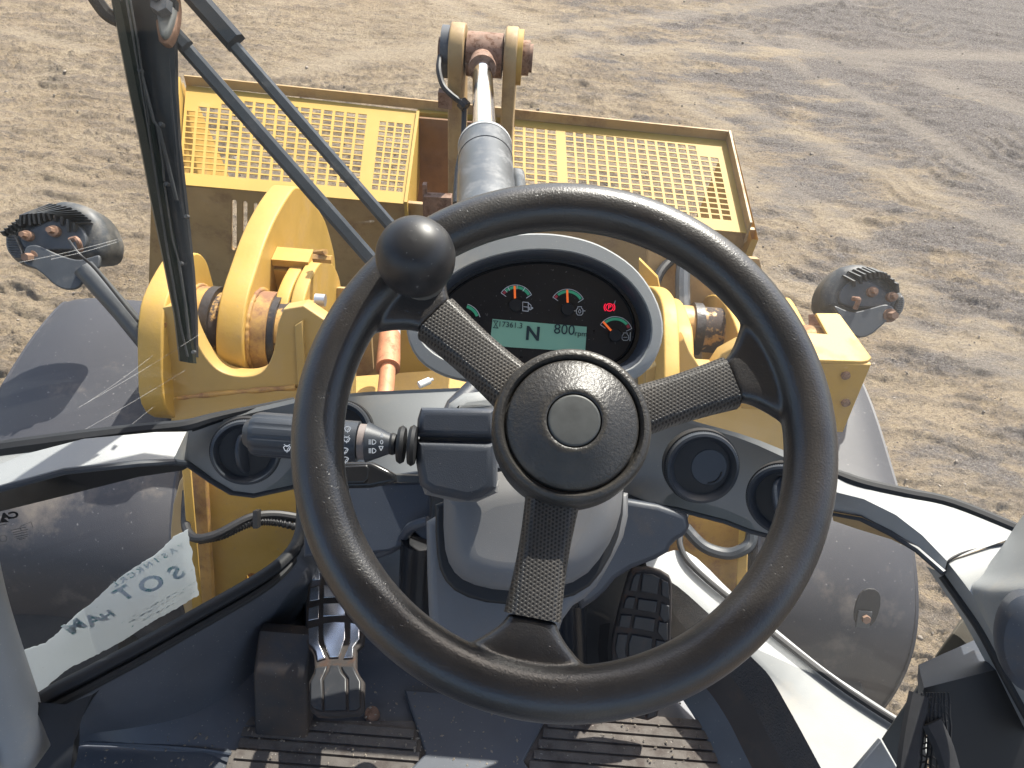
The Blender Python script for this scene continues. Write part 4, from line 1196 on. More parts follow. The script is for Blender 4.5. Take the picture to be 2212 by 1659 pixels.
# ================================================================== dash
ZD = -.765
cols = [  # upper edge at the glass, crease, lower edge, how much nearer the lower edge is
    ((-200, 1008), (-200, 1080), (-200, 1130), .05), ((-60, 984), (-60, 1040), (-60, 1082), .05), ((0, 972), (0, 1021), (0, 1056), .05), ((140, 953), (140, 984), (140, 1018), .05),
    ((300, 932), (300, 957), (300, 1001), .05), ((376, 923), (376, 944), (372, 998), .045), ((396, 921), (402, 934), (404, 1001), .012), ((453, 905), (456, 914), (453, 1036), .015), ((500, 893), (503, 902), (500, 1064), .018),
    ((547, 882), (549, 891), (547, 1070), .018), ((634, 862), (635, 871), (634, 1051), .02), ((700, 855), (701, 863), (700, 1045), .045), ((800, 846), (801, 853), (800, 1040), .10), ((990, 838), (990, 845), (990, 1010), .12),
    ((1106, 845), (1106, 852), (1106, 1010), .10), ((1300, 868), (1300, 875), (1300, 1050), .05), ((1400, 886), (1400, 893), (1400, 1090), .03), ((1481, 905), (1480, 912), (1466, 1100), .02), ((1593, 935), (1590, 944), (1567, 1126), .02),
    ((1640, 951), (1637, 962), (1618, 1146), .02), ((1694, 973), (1692, 987), (1664, 1158), .018), ((1745, 996), (1742, 1016), (1720, 1148), .015), ((1808, 1026), (1802, 1062), (1800, 1108), .012), ((1870, 1048), (1866, 1078), (1858, 1119), .012),
    ((1960, 1068), (1935, 1112), (1926, 1153), .012), ((2060, 1090), (1992, 1156), (1982, 1188), .012), ((2215, 1152), (2046, 1212), (2039, 1238), .012)]
T_, C_, B_ = [], [], []
for t_, c_, b_, dy in cols:
    T_.append(PZ(*t_, ZD))
    c = PZ(*c_, ZD - .004)
    C_.append(c)
    B_.append(PY(*b_, c.y - dy))
dash = thing('dashboard', 'curved silver grey dashboard rail with round air vents', 'dashboard', C_[13])
def lerp_row(a, b, t):
    return [p.lerp(q, t) for p, q in zip(a, b)]
r0 = [p + Y * .004 + Z * -.03 for p in T_]
MB().strip([r0, T_, C_]).build('dash_top', M['silver'], dash, sharp=50)
MB().strip([C_, lerp_row(C_, B_, .33), lerp_row(C_, B_, .66), B_, [p + Y * .05 for p in B_]]).build('dash_face', M['silver'], dash, sharp=42)
MB().tube(B_, .0042, 8).build('lower_trim', M['vent'], dash)
TS = spline([p + Y * .003 - Z * .004 for p in T_[:5] + T_[6:11]], 5)
MB().tube(TS, [.0125 - .0095 * max(0, (i / len(TS) - .35) / .65) for i in range(len(TS))], 10).build('glass_seal', M['seal'], dash)
TS = spline([p + Y * .003 - Z * .003 for p in T_[20:]], 5)
MB().tube(TS, [.003 + .0055 * min(1, i / 12) for i in range(len(TS))], 10).build('glass_seal', M['seal'], dash)
under = frontal(200, 1050, 1.0, Vector((0, -.6, -.2)))
def ustrip(name, up, dn, mat, dz):
    a = [PY(u, v, PZ(u, v, -.80).y - .0) for u, v in up]
    MB().strip([[P(u, v, d) for u, v, d in up_] for up_ in (up, dn)] if False else [[P(*q) for q in up], [P(*q) for q in dn]]).build(name, mat, dash)
MB().strip([[P(u, v, d) for u, v, d in ((-60, 1075, 1.0), (0, 1050, 1.0), (140, 1014, 1.01), (300, 998, 1.02), (372, 994, 1.02), (408, 998, 1.02))],
            [P(u, v, d) for u, v, d in ((-60, 1130, 1.03), (0, 1105, 1.03), (150, 1068, 1.04), (300, 1030, 1.05), (395, 1016, 1.05), (412, 1006, 1.05))]]).build('under_rail', M['black'], dash)
MB().strip([[P(u, v, d) for u, v, d in ((1796, 1104, .99), (1860, 1116, .98), (1930, 1150, .97), (1992, 1192, .95))],
            [P(u, v, d) for u, v, d in ((1800, 1125, 1.02), (1850, 1142, 1.01), (1925, 1165, 1.0), (1992, 1198, .97))]]).build('under_rail', M['brown_and_shade'], dash)

def vent(u, v, ru, d, n, opened, mat, rot=0, knurl=96):
    fr = Fr(P(u, v, d), n)
    r = ru * d / FPX
    MM = fr.M()
    g = bpy.data.objects.new('air_vent', None)
    g.empty_display_size = .03
    col.objects.link(g)
    g.parent = dash
    g.matrix_parent_inverse = Matrix.Translation(-dash.location)
    mb = MB()
    # knurled ring
    prof = [(r * 1.0, -.012), (r * 1.0, .006), (r * .97, .010), (r * .90, .011), (r * .80, .006), (r * .745, .0), (r * .735, -.012)]
    seg = knurl * 2
    vs, fs = [], []
    for i, (pr, pz) in enumerate(prof):
        for k in range(seg):
            a = 2 * math.pi * k / seg
            q = pr - (.0008 if (k % 2 and i in (0, 1)) else 0)
            vs.append(MM @ Vector((q * math.cos(a), q * math.sin(a), pz)))
    for i in range(len(prof) - 1):
        for k in range(seg):
            l = (k + 1) % seg
            fs.append((i * seg + k, i * seg + l, (i + 1) * seg + l, (i + 1) * seg + k))
    mb.add(vs, fs)
    mb.build('vent_ring', mat, g)
    MB().lathe([(r * 1.035, -.012), (r * 1.035, .0015), (r * 1.0, .002)], MM, 64).build('vent_collar', M['black'], g)
    if not opened:
        plate2('vent_flap', [ell(0, 0, r * .72, r * .72, 0, 48)], MM, .008, M['vent'], g, .0015, lift=.0005)
        plate2('vent_flap', [ell(r * .20 * math.cos(R(rot)), r * .20 * math.sin(R(rot)), r * .50, r * .51, 0, 48)], MM, .004, M['vent'], g, .0012, lift=.0028)
        cre = [(r * .2 + r * .36 * math.cos(a), -r * .1 + r * .36 * math.sin(a)) for a in [R(-95 + k * 9) for k in range(11)]] + [(r * .22 + r * .30 * math.cos(a), -r * .1 + r * .32 * math.sin(a)) for a in [R(-5 - k * 9) for k in range(11)]]
        plate2('thumb_grip', [cre if area2(cre) > 0 else cre[::-1]], MM, .003, M['black'], g, .0006, lift=.0042)
    else:
        MB().lathe([(r * .735, -.004), (r * .70, -.045), (r * .0, -.055)], MM, 48).build('vent_barrel', M['black'], g)
        rotm = MM @ Matrix.Rotation(R(rot), 4, 'Z') @ Matrix.Rotation(R(62), 4, 'Y')
        plate2('vent_flap', [ell(0, 0, r * .50, r * .66, 0, 40)], rotm @ Matrix.Translation((0, 0, .004)), .006, M['vent'], g, .002)
        plate2('vent_axle', [[(-.004, -r * .72), (.004, -r * .72), (.004, r * .72), (-.004, r * .72)]], MM @ Matrix.Rotation(R(rot), 4, 'Z') @ Matrix.Translation((0, 0, -.016)), .006, M['vent'], g, .001)
    return g
nv = (-FW + Vector((.0, -.12, -.12))).normalized()
vent(531, 975, 72, 1.005, (nv + X * .22).normalized(), True, M['vent'], 0)
vent(738, 932, 66, .985, (-FW + Z * .1).normalized(), True, M['vent'], 20)
vent(1515, 1008, 79, .965, nv, False, M['vent'], 0)
vent(1694, 1078, 78, .935, (nv - X * .5).normalized(), True, M['vent'], 12)

# ================================================================== instrument pod
pod = thing('instrument_cluster', 'oval instrument cluster with four gauges and a green display behind the wheel', 'instrument cluster', P(1155, 700, .86))
DI = .86
FI = Fr(P(1165, 680, DI), (-FW + Vector((0, .06, -.06))).normalized())
O1 = [tuple(q) for q in spline([Vector(q) for q in ((876, 720), (882, 660), (915, 600), (968, 552), (1030, 520), (1100, 505), (1180, 502), (1250, 512), (1310, 534), (1370, 575), (1412, 630), (1434, 690), (1432, 740), (1410, 790), (1370, 822), (1310, 838), (1225, 842), (1100, 838), (1010, 826), (950, 810), (900, 775))], 4, True)]
def shrink(loop, f, c=(1155, 672), dx=0, dy=0):
    return [(c[0] + (u - c[0]) * f[0] + dx, c[1] + (v - c[1]) * f[1] + dy) for u, v in loop]
B1 = [tuple(q) for q in spline([Vector(q) for q in ((906, 720), (912, 672), (945, 622), (1000, 580), (1070, 553), (1150, 540), (1230, 545), (1300, 568), (1355, 605), (1392, 655), (1406, 705), (1398, 752), (1370, 790), (1320, 808), (1240, 812), (1130, 808), (1030, 796), (965, 778), (925, 752))], 4, True)]
B2 = shrink(B1, (.935, .915), (1156, 677))
B3 = shrink(B1, (.90, .87), (1156, 678))
def ring3(loop, lift):
    out = []
    for u, v in loop:
        q = FI.hit(u, v)
        out.append(FI.at(q[0], q[1], lift))
    return out
def resamp(loop, n=84):
    pts = [Vector(p) for p in loop]
    d = [0]
    for a, b in zip(pts, pts[1:] + pts[:1]):
        d.append(d[-1] + (b - a).length)
    out = []
    j = 0
    for k in range(n):
        s = d[-1] * k / n
        while d[j + 1] < s:
            j += 1
        a, b = pts[j], pts[(j + 1) % len(pts)]
        out.append(tuple(a.lerp(b, (s - d[j]) / (d[j + 1] - d[j]))))
    return out
def resamp_a(loop, c=(1156, 676), n=84):       # equal angles so that rings match
    pts = resamp(loop, 700)
    ang = [math.atan2(v - c[1], u - c[0]) for u, v in pts]
    out = []
    for k in range(n):
        a = -math.pi + 2 * math.pi * k / n
        i = min(range(len(pts)), key=lambda i: abs((ang[i] - a + math.pi) % (2 * math.pi) - math.pi))
        out.append(pts[i])
    return out
O1r, B1r, B2r, B3r = [resamp_a(l) for l in (O1, B1, B2, B3)]
O0r = resamp_a(shrink(O1, (1.0, 1.0)))
MB().strip([[p - FI.n * .09 for p in ring3(shrink(O1r, (.80, .74)), 0)], [p - FI.n * .05 for p in ring3(shrink(O1r, (.97, .96)), 0)], ring3(O1r, -.012), ring3(shrink(O1r, (.992, .99)), -.002), ring3(shrink(O1r, (.975, .965)), .002), ring3(shrink(B1r, (1.012, 1.015)), .003), ring3(B1r, .001)], True).build('pod_shell', M['silver'], pod, sharp=50)
MB().strip([ring3(B1r, .001), ring3(shrink(B1r, (.988, .984)), .0005), ring3(shrink(B1r, (.955, .94)), -.008), ring3(B2r, -.020), ring3(B2r, -.026)], True).build('bezel', M['dark'], pod, sharp=50)
MB().strip([ring3(B2r, -.023), ring3(B3r, -.024), ring3(shrink(B3r, (.985, .98)), -.022), ring3(shrink(B3r, (.97, .96)), -.026)], True).build('inner_ring', M['gloss'], pod, sharp=50)
FG = Fr(FI.at(0, 0, -.027), FI.n)
plate('gauge_face', shrink(B2r, (1.0, 1.0)), FG, .003, M['gauge_face'], pod)
S_ = .75 / 1.0
def gpt(fr, u, v):
    q = fr.hit(u, v)
    return q
def arc_band(name, cu, cv, r0, r1, a0, a1, mat, lift, rot=4.5):
    n = max(4, int(abs(a1 - a0) / 6))
    f = lambda r, a: (cu + r * math.cos(R(a)), cv - r * math.sin(R(a)))
    lp = [f(r1, a0 + (a1 - a0) * k / n) for k in range(n + 1)] + [f(r0, a1 + (a0 - a1) * k / n) for k in range(n + 1)]
    plate(name, lp, FG, .0005, mat, gauge_parent, lift=lift)
def line_px(name, pts, wpx, mat, lift, fr=None, parent=None):
    fr = fr or FG
    mb = MB()
    for (a, b) in zip(pts[:-1], pts[1:]):
        qa, qb = Vector(fr.hit(*a)), Vector(fr.hit(*b))
        d = (qb - qa)
        if d.length < 1e-7:
            continue
        n_ = Vector((-d.y, d.x)).normalized() * (wpx * .5 * DI / FPX)
        d = d.normalized() * (wpx * .25 * DI / FPX)
        c_ = [qa - n_ - d, qb - n_ + d, qb + n_ + d, qa + n_ - d]
        mb.add([fr.at(c[0], c[1], lift) for c in c_], [(0, 1, 2, 3)])
    return mb.build(name, mat, parent or gauge_parent, smooth=False)
D5 = lambda cx, cy: (734.5 + cx * .35156, 432 + cy * .35156)       # positions read in an enlarged part of the photograph
for cc, hub, parts, needle, rr in (
        ((1112, 655), (1080, 646), [(28, 42, 'red'), (45, 150, 'green')], ((1075, 606), (1073, 534)), 0),
        ((0, 0), (1398, 672), [], ((1397, 630), (1394, 558)), 1),
        ((0, 0), (1690, 832), [], ((1662, 803), (1616, 752)), 2)):
    hu, hv = D5(*hub)
    gauge_parent = bpy.data.objects.new('gauge', None)
    gauge_parent.empty_display_size = .02
    col.objects.link(gauge_parent)
    gauge_parent.parent = pod
    gauge_parent.matrix_parent_inverse = Matrix.Translation(-pod.location)
    cu_, cv_ = hu, hv - (6 if rr < 2 else 3)
    Ro, Ri = (37.5, 29.5)
    t0, t1 = (30, 150) if rr < 2 else (24, 152)
    tilt = -4.5 if rr < 2 else -6
    if rr == 0:
        arc_band('red_band', cu_, cv_, Ri, Ro - 2, 139 + tilt, 150 + tilt, M['red'], .0008)
        arc_band('green_band', cu_, cv_, Ri, Ro - 2, 34 + tilt, 136 + tilt, M['green'], .0008)
        for a in (136, 122, 90, 62):
            f = lambda r, a_: (cu_ + r * math.cos(R(a_)), cv_ - r * math.sin(R(a_)))
            line_px('tick', [f(Ri - 1, a + tilt), f(Ro, a + tilt)], 1.3, M['print'], .0014)
    elif rr == 1:
        arc_band('red_band', cu_, cv_, Ri, Ro - 2, 138 + tilt, 150 + tilt, M['red'], .0008)
        arc_band('green_band', cu_, cv_, Ri, Ro - 2, 34 + tilt, 134 + tilt, M['green'], .0008)
    else:
        arc_band('green_band', cu_, cv_, Ri, Ro - 2, 45 + tilt, 138 + tilt, M['green'], .0008)
        arc_band('red_band', cu_, cv_, Ri, Ro - 2, 30 + tilt, 42 + tilt, M['red'], .0008)
    f = lambda r, a_: (cu_ + r * math.cos(R(a_)), cv_ - r * math.sin(R(a_)))
    line_px('outline', [f(Ri - 5, t1 + 4 + tilt), f(Ro, t1 + 2 + tilt)] + [f(Ro, t1 + tilt - k * (t1 - t0) / 14) for k in range(15)] + [f(Ri - 5, t0 - 4 + tilt)], 1.3, M['print'], .0012)
    plate('needle_hub', ell(hu, hv, 14, 14), FG, .006, M['black'], gauge_parent, .001, lift=.005)
    a, b = D5(*needle[0]), D5(*needle[1])
    line_px('needle', [a, b], 4.6, M['orange'], .0045)
    gauge_parent.name = 'gauge'
gauge_parent = bpy.data.objects.new('gauge', None)
col.objects.link(gauge_parent)
gauge_parent.parent = pod
gauge_parent.matrix_parent_inverse = Matrix.Translation(-pod.location)
arc_band('green_band', 1000, 694, 29.5, 36, 20, 75, M['green'], .0008)
line_px('outline', [(1000 + 38 * math.cos(R(a)), 694 - 38 * math.sin(R(a))) for a in range(14, 80, 6)], 1.3, M['print'], .0012)
gauge_parent = pod
# pictograms
sy = bpy.data.objects.new('pictograms', None)
col.objects.link(sy)
sy.parent = pod
sy.matrix_parent_inverse = Matrix.Translation(-pod.location)
gauge_parent = sy
u, v = D5(1148, 653)
line_px('fuel_symbol', [(u - 9, v + 10), (u - 9, v - 9), (u + 3, v - 8), (u + 3, v + 11), (u - 9, v + 10)], 1.4, M['print'], .001)
line_px('fuel_symbol', [(u - 7, v + 1), (u + 2, v + 2)], 1.3, M['print'], .001)
line_px('fuel_symbol', [(u + 4, v - 6), (u + 9, v - 2), (u + 9, v + 7), (u + 6, v + 8), (u + 5, v + 2)], 1.3, M['print'], .001)
line_px('fuel_symbol', [(u + 10, v + 2), (u + 13, v + 4), (u + 10, v + 6)], 1.4, M['print'], .001)
u, v = D5(1472, 682)
line_px('oil_symbol', [(u - 4, v - 9), (u + 4, v - 9), (u + 4, v - 6), (u + 7, v - 3), (u + 7, v + 5), (u + 4, v + 9), (u - 4, v + 9), (u - 7, v + 5), (u - 7, v - 3), (u - 4, v - 6), (u - 4, v - 9)], 1.3, M['print'], .001)
line_px('oil_symbol', [(u, v - 4), (u + 3, v + 2), (u, v + 5), (u - 3, v + 2), (u, v - 4)], 1.1, M['print'], .001)
line_px('oil_symbol', [(u - 12, v), (u - 7, v)], 1.4, M['print'], .001)
line_px('oil_symbol', [(u + 7, v), (u + 12, v)], 1.4, M['print'], .001)
u, v = D5(1752, 840)
line_px('coolant_symbol', [(u - 4, v - 8), (u + 4, v - 8), (u + 4, v - 5), (u + 7, v - 2), (u + 7, v + 5), (u + 4, v + 8), (u - 4, v + 8), (u - 7, v + 5), (u - 7, v - 2), (u - 4, v - 5), (u - 4, v - 8)], 1.3, M['print'], .001)
line_px('coolant_symbol', [(u - 4, v + 2), (u - 2, v + 1), (u, v + 2), (u + 2, v + 1), (u + 4, v + 2)], 1.0, M['print'], .001)
line_px('coolant_symbol', [(u + 11, v - 9), (u + 10, v + 9)], 1.6, M['print'], .001)
u, v = D5(1655, 660)
line_px('brake_symbol', [(u + 8 * math.cos(R(a)), v - 8 * math.sin(R(a))) for a in range(0, 361, 20)], 1.8, M['red_lit'], .001)
for s_ in (-1, 1):
    line_px('brake_symbol', [(u + s_ * 11.5 * math.cos(R(a)), v - 11.5 * math.sin(R(a))) for a in range(-40, 41, 16)], 2.0, M['red_lit'], .001)
line_px('tick', [(D5(1685, 637)), (D5(1691, 620))], 1.3, M['print'], .001)
def ptext(name, body, u, v, hpx, mat, parent, lift=.0014, tilt=-4.5, bold=0.0):
    q = FG.hit(u, v)
    return text(name, body, FG.M() @ Matrix.Translation((q[0], q[1], lift)) @ Matrix.Rotation(R(tilt) - PLT, 4, 'Z'), hpx * DI / FPX * 1.38, mat, parent, .0002, bold=bold)
PLT = 0.0
ptext('brake_symbol', 'P', u, v, 10.5, M['red_lit'], sy, bold=.00012)
# display
lcd = plate('display', [(1064, 689), (1267.5, 706), (1264, 760.5), (1100, 750), (1058, 746)], FG, .002, M['lcd'], pod, .0003, lift=.0012)
ptext('hour_reading', '17361.3', 1102.5, 702.5, 12.5, M['lcd_ink'], lcd, .0018)
ptext('gear_letter', 'N', 1151, 722, 31, M['lcd_ink'], lcd, .0018, bold=.00055)
ptext('speed_reading', '800', 1219, 713, 23, M['lcd_ink'], lcd, .0018)
ptext('speed_unit', 'rpm', 1254.5, 721.5, 12.5, M['lcd_ink'], lcd, .0018)
gauge_parent = lcd
u, v = 1070.5, 701
line_px('hourglass_symbol', [(u - 4, v - 8), (u + 5, v - 7), (u - 4, v + 7), (u + 5, v + 8), (u - 4, v - 8)], 1.3, M['lcd_ink'], .0017)
line_px('hourglass_symbol', [(u - 5, v - 8), (u + 6, v - 7)], 1.5, M['lcd_ink'], .0017)
line_px('hourglass_symbol', [(u - 5, v + 7), (u + 6, v + 8)], 1.5, M['lcd_ink'], .0017)

# ================================================================== steering column and stalks
colm = thing('steering_column', 'grey plastic steering column shroud below the wheel', 'steering column', P(1150, 1300, .85))
F2 = frontal(1150, 1150, .80)
plate('outer_shroud', [(918, 1070), (1360, 1040), (1360, 1140), (1318, 1225), (1280, 1285), (1225, 1320), (1196, 1400), (1190, 1460), (940, 1460), (930, 1390), (922, 1300)], Fr(P(1100, 1250, .88), (-FW + Z * .25).normalized()), .10, M['grey'], colm, .012, smooth=1, res=4)
plate('shadow_gap', [(940, 1060), (1350, 1030), (1345, 1140), (1312, 1222), (1262, 1282), (1180, 1304), (1070, 1308), (990, 1286), (952, 1246), (940, 1180)], Fr(P(1100, 1200, .845), (-FW + Z * .2).normalized()), .03, M['black'], colm, .004, smooth=1)
plate('column_cover', [(953, 1040), (1352, 980), (1356, 1060), (1348, 1130), (1316, 1200), (1264, 1262), (1180, 1286), (1080, 1288), (1005, 1270), (968, 1238), (952, 1180)], Fr(P(1150, 1150, .80), (-FW + Z * .15).normalized()), .09, M['grey'], colm, .034, smooth=1, res=8)
plate('column_neck', [(985, 850), (1050, 840), (1080, 960), (950, 1000), (952, 900)], Fr(P(1010, 910, .84), -FW), .05, M['dark'], colm, .012)
MB().tube([P(1040, 826, .86), P(985, 880, .83), P(950, 960, .80)], .012, 12).build('pod_bracket', M['dark'], colm)
plate('neck_cover', [(968, 868), (1000, 845), (1060, 838), (1100, 860), (1100, 900), (960, 900)], Fr(P(1030, 870, .78), (-FW + Z * .4).normalized()), .05, M['silver'], colm, .012)
FS = frontal(980, 980, .70, (-FW + Vector((0, .05, .02))).normalized())
plate('switch_housing', [(908, 880), (1070, 882), (1070, 948), (898, 944), (900, 905)], FS, .09, M['dark'], colm, .007, smooth=0, res=4)
plate('switch_housing', [(898, 949), (1072, 954), (1072, 1055), (1040, 1078), (1010, 1085), (930, 1068), (905, 1050), (896, 1000)], FS, .10, M['dark'], colm, .009, res=4)
plate('housing_seam', [(905, 930), (1060, 935), (1060, 965), (905, 960)], FS, .07, M['black'], colm, lift=-.006)
plate('lower_boss', [(905, 1040), (1075, 1050), (1075, 1066), (1030, 1086), (985, 1086), (915, 1070)], Fr(FS.o - FS.n * .012, FS.n), .08, M['grey'], colm, .01)
# indicator and wiper stalk
stalk = thing('wiper_stalk', 'black column stalk with a ribbed twist grip and white wiper symbols', 'stalk', P(890, 975, .72))
s_pts = lambda u, d=.70: P(u, 948 + (u - 700) * .075, d)
A1, A2, A3, A4 = s_pts(548), s_pts(652), s_pts(770), s_pts(872)
adir = (A4 - A1).normalized()
r1 = 48 * .70 / FPX
r3 = 44 * .70 / FPX
# ribbed grip
seg = 72
vs, fs = [], []
fr_ = Fr(A1, adir, UP)
for i, (t, s) in enumerate(((0, .90), (.003, .97), (.006, 1.0), ((A2 - A1).length + .03, 1.0), ((A2 - A1).length + .034, .95))):
    for k in range(seg):
        a = 2 * math.pi * k / seg
        q = r1 * s * (1 - (.035 if (k % 6) in (0, 1) else 0))
        vs.append(A1 + adir * t + fr_.ex * (q * math.cos(a)) + fr_.ey * (q * math.sin(a)))
for i in range(4):
    for k in range(seg):
        l = (k + 1) % seg
        fs.append((i * seg + k, i * seg + l, (i + 1) * seg + l, (i + 1) * seg + k))
fs.append(tuple(range(seg))[::-1])
MB().add(vs, fs).build('twist_grip', M['vent'], stalk, sharp=25)
MB().cyl(A1 - adir * .007, A1 + adir * .002, r1 * .55, r1 * .85, 32).build('end_cap', M['vent'], stalk)
MB().cyl(A2 + adir * .02, A3 + adir * .002, r3, seg=48).build('barrel', M['vent'], stalk)
MB().cyl(A3 + adir * .003, A3 + adir * .011, r3 * .88, seg=48).build('collar', surf('pale_worn_collar', (.20, .17, .16), .45, var=.2), stalk)
MB().cyl(A3 + adir * .010, A4 - adir * .012, r3 * 1.0, r3 * .50, seg=48).build('cone', M['vent'], stalk)
bt = MB()
for t, r in ((-.010, .55), (-.002, .95), (.008, 1.02)):
    q = A4 + adir * t
    bt.lathe([(r3 * .3, -.0035), (r3 * r * .9, -.003), (r3 * r, 0), (r3 * r * .9, .003), (r3 * .3, .0035)], Fr(q, adir, UP).M(), 40)
bt.build('rubber_boot', M['seal'], stalk)
def wipe(u, v, s, d, kind, parent):
    # small windscreen symbol on the barrel, facing the driver
    fr = Fr(P(u, v, d), -FW)
    px = lambda a, b: (u + a * s, v + b * s)
    lw = 1.3
    line_px('wiper_symbol', [px(-7, -3), px(-4, -5.5), px(0, -6.2), px(4, -5.5), px(7, -3), px(3.5, 4), px(-3.5, 4), px(-7, -3)], lw, M['print'], 0, fr, parent)
    if kind == 1:
        line_px('wiper_symbol', [px(-6, -9), px(0, -4), px(6, -9)], 1.0, M['print'], 0, fr, parent)
    line_px('wiper_symbol', [px(0, 4), px(0, 7)], lw, M['print'], 0, fr, parent)
    line_px('wiper_symbol', [px(0, 2), px(4, -3)], 1.0, M['print'], 0, fr, parent)
sym = bpy.data.objects.new('switch_symbols', None)
col.objects.link(sym)
sym.parent = stalk
sym.matrix_parent_inverse = Matrix.Translation(-stalk.location)
Q6 = lambda cx, cy: (518.4 + cx * .1953, 864 + cy * .1953)   # from an enlarged part, 600..1100 native
for (cx, cy), kd, dd in (((1190, 325), 0, .682), ((1180, 440), 1, .6765), ((1160, 562), 0, .6755), ((1165, 663), 0, .681)):
    wipe(*Q6(cx, cy), 1.0, dd - .004, kd, sym)
wipe(*Q6(520, 540), 1.1, .6745, 1, sym)
fr = Fr(P(*Q6(1460, 510), .6745), -FW)
u, v = Q6(1125, 325)
line_px('zero_symbol', [(u + 2.2 * math.cos(R(a)), v + 3.6 * math.sin(R(a))) for a in range(0, 361, 30)], 1.1, M['print'], .004, fr, sym)
for cy in (465, 562):
    u, v = Q6(1475, cy)
    line_px('headlamp_symbol', [(u - 2, v - 5)] + [(u - 2 + 7.5 * math.cos(R(a)), v + 5 * math.sin(R(a))) for a in range(-75, 76, 15)] + [(u - 2, v + 5), (u - 2, v - 5)], 1.3, M['print'], 0, fr, sym)
    for k in range(5):
        line_px('headlamp_symbol', [(u - 10, v - 4.5 + k * 2.2), (u - 4.5, v - 4.5 + k * 2.2)], .9, M['print'], 0, fr, sym)
u, v = Q6(1563, 468)
line_px('zero_symbol', [(u + 2.6 * math.cos(R(a)), v + 4 * math.sin(R(a))) for a in range(0, 361, 30)], 1.3, M['print'], -.002, fr, sym)
u, v = Q6(1558, 535)
line_px('arrow_symbol', [(u - 4.5, v - 4), (u + 4.5, v - 4), (u, v + 5), (u - 4.5, v - 4)], 1.4, M['print'], -.001, fr, sym)
u, v = Q6(1560, 395)
line_px('arrow_symbol', [(u - 3.5, v + 3), (u + 3.5, v + 3), (u, v - 4), (u - 3.5, v + 3)], 1.2, M['print'], -.004, fr, sym)
# second, lower lever
lev2 = thing('column_lever', 'flat glossy black lever below the wiper stalk', 'lever', P(860, 1040, .76))
FL2 = Fr(P(820, 1035, .755), (-FW + Z * .2).normalized())
plate('lever_paddle', [(640, 1006), (700, 998), (800, 998), (812, 1002), (836, 1014), (854, 1025), (856, 1040), (838, 1046), (800, 1054), (760, 1055), (640, 1058)], FL2, .014, M['gloss'], lev2, .004)
plate('lever_inset', [(640, 1012), (792, 1004), (799, 1012), (796, 1035), (786, 1044), (640, 1048)], FL2, .006, M['gloss'], lev2, .002, lift=.002)
MB().box(P(853, 1026, .76), P(905, 1028, .76) - P(853, 1026, .76), P(853, 1041, .76) - P(853, 1026, .76), FW * .012).build('lever_shaft', M['steel_dark'], lev2)
# dark cowl around the column foot
cowl = thing('foot_cowl', 'dark plastic cowl between the dash and the pedals', 'cowl', P(800, 1250, 1.1))
plate('cowl_panel', [(655, 1050), (930, 1040), (930, 1180), (895, 1150), (870, 1180), (840, 1192), (800, 1196), (655, 1204)], Fr(P(800, 1120, 1.02), (-FW + Z * .1).normalized()), .03, M['dark'], cowl, .004)
plate('cowl_fold', [(655, 1195), (830, 1190), (862, 1178), (890, 1140), (930, 1128), (930, 1420), (655, 1420)], Fr(P(800, 1300, 1.36), (-FW - Z * .3).normalized()), .03, M['floor'], cowl, .006)
MB().tube(spline([P(905, 1160, 1.02), P(900, 1230, 1.06), P(896, 1330, 1.12), P(894, 1400, 1.18)], 6), .024, 18).build('cowl_tube', M['gloss'], cowl)
MB().tube(spline([P(815, 1196, 1.05), P(850, 1182, 1.04), P(872, 1160, 1.02), P(890, 1138, 1.0), P(925, 1126, .99)], 6), .007, 10).build('cowl_rib', M['dark'], cowl)
plate('cowl_panel', [(1240, 1060), (1484, 1100), (1494, 1150), (1452, 1176), (1444, 1200), (1340, 1240), (1300, 1290), (1240, 1330)], Fr(P(1380, 1170, 1.06), (-FW + Z * .02).normalized()), .03, M['dark'], cowl, .008, smooth=1)
plate('cowl_back', [(1180, 1240), (1420, 1220), (1470, 1330), (1440, 1520), (1180, 1520)], Fr(P(1300, 1380, 1.36), (-FW).normalized()), .03, M['black'], cowl, .006)
MB().tube([P(1238, 1290, 1.12), P(1240, 1400, 1.2), P(1245, 1500, 1.26)], .020, 16).build('cowl_tube', M['gloss'], cowl)

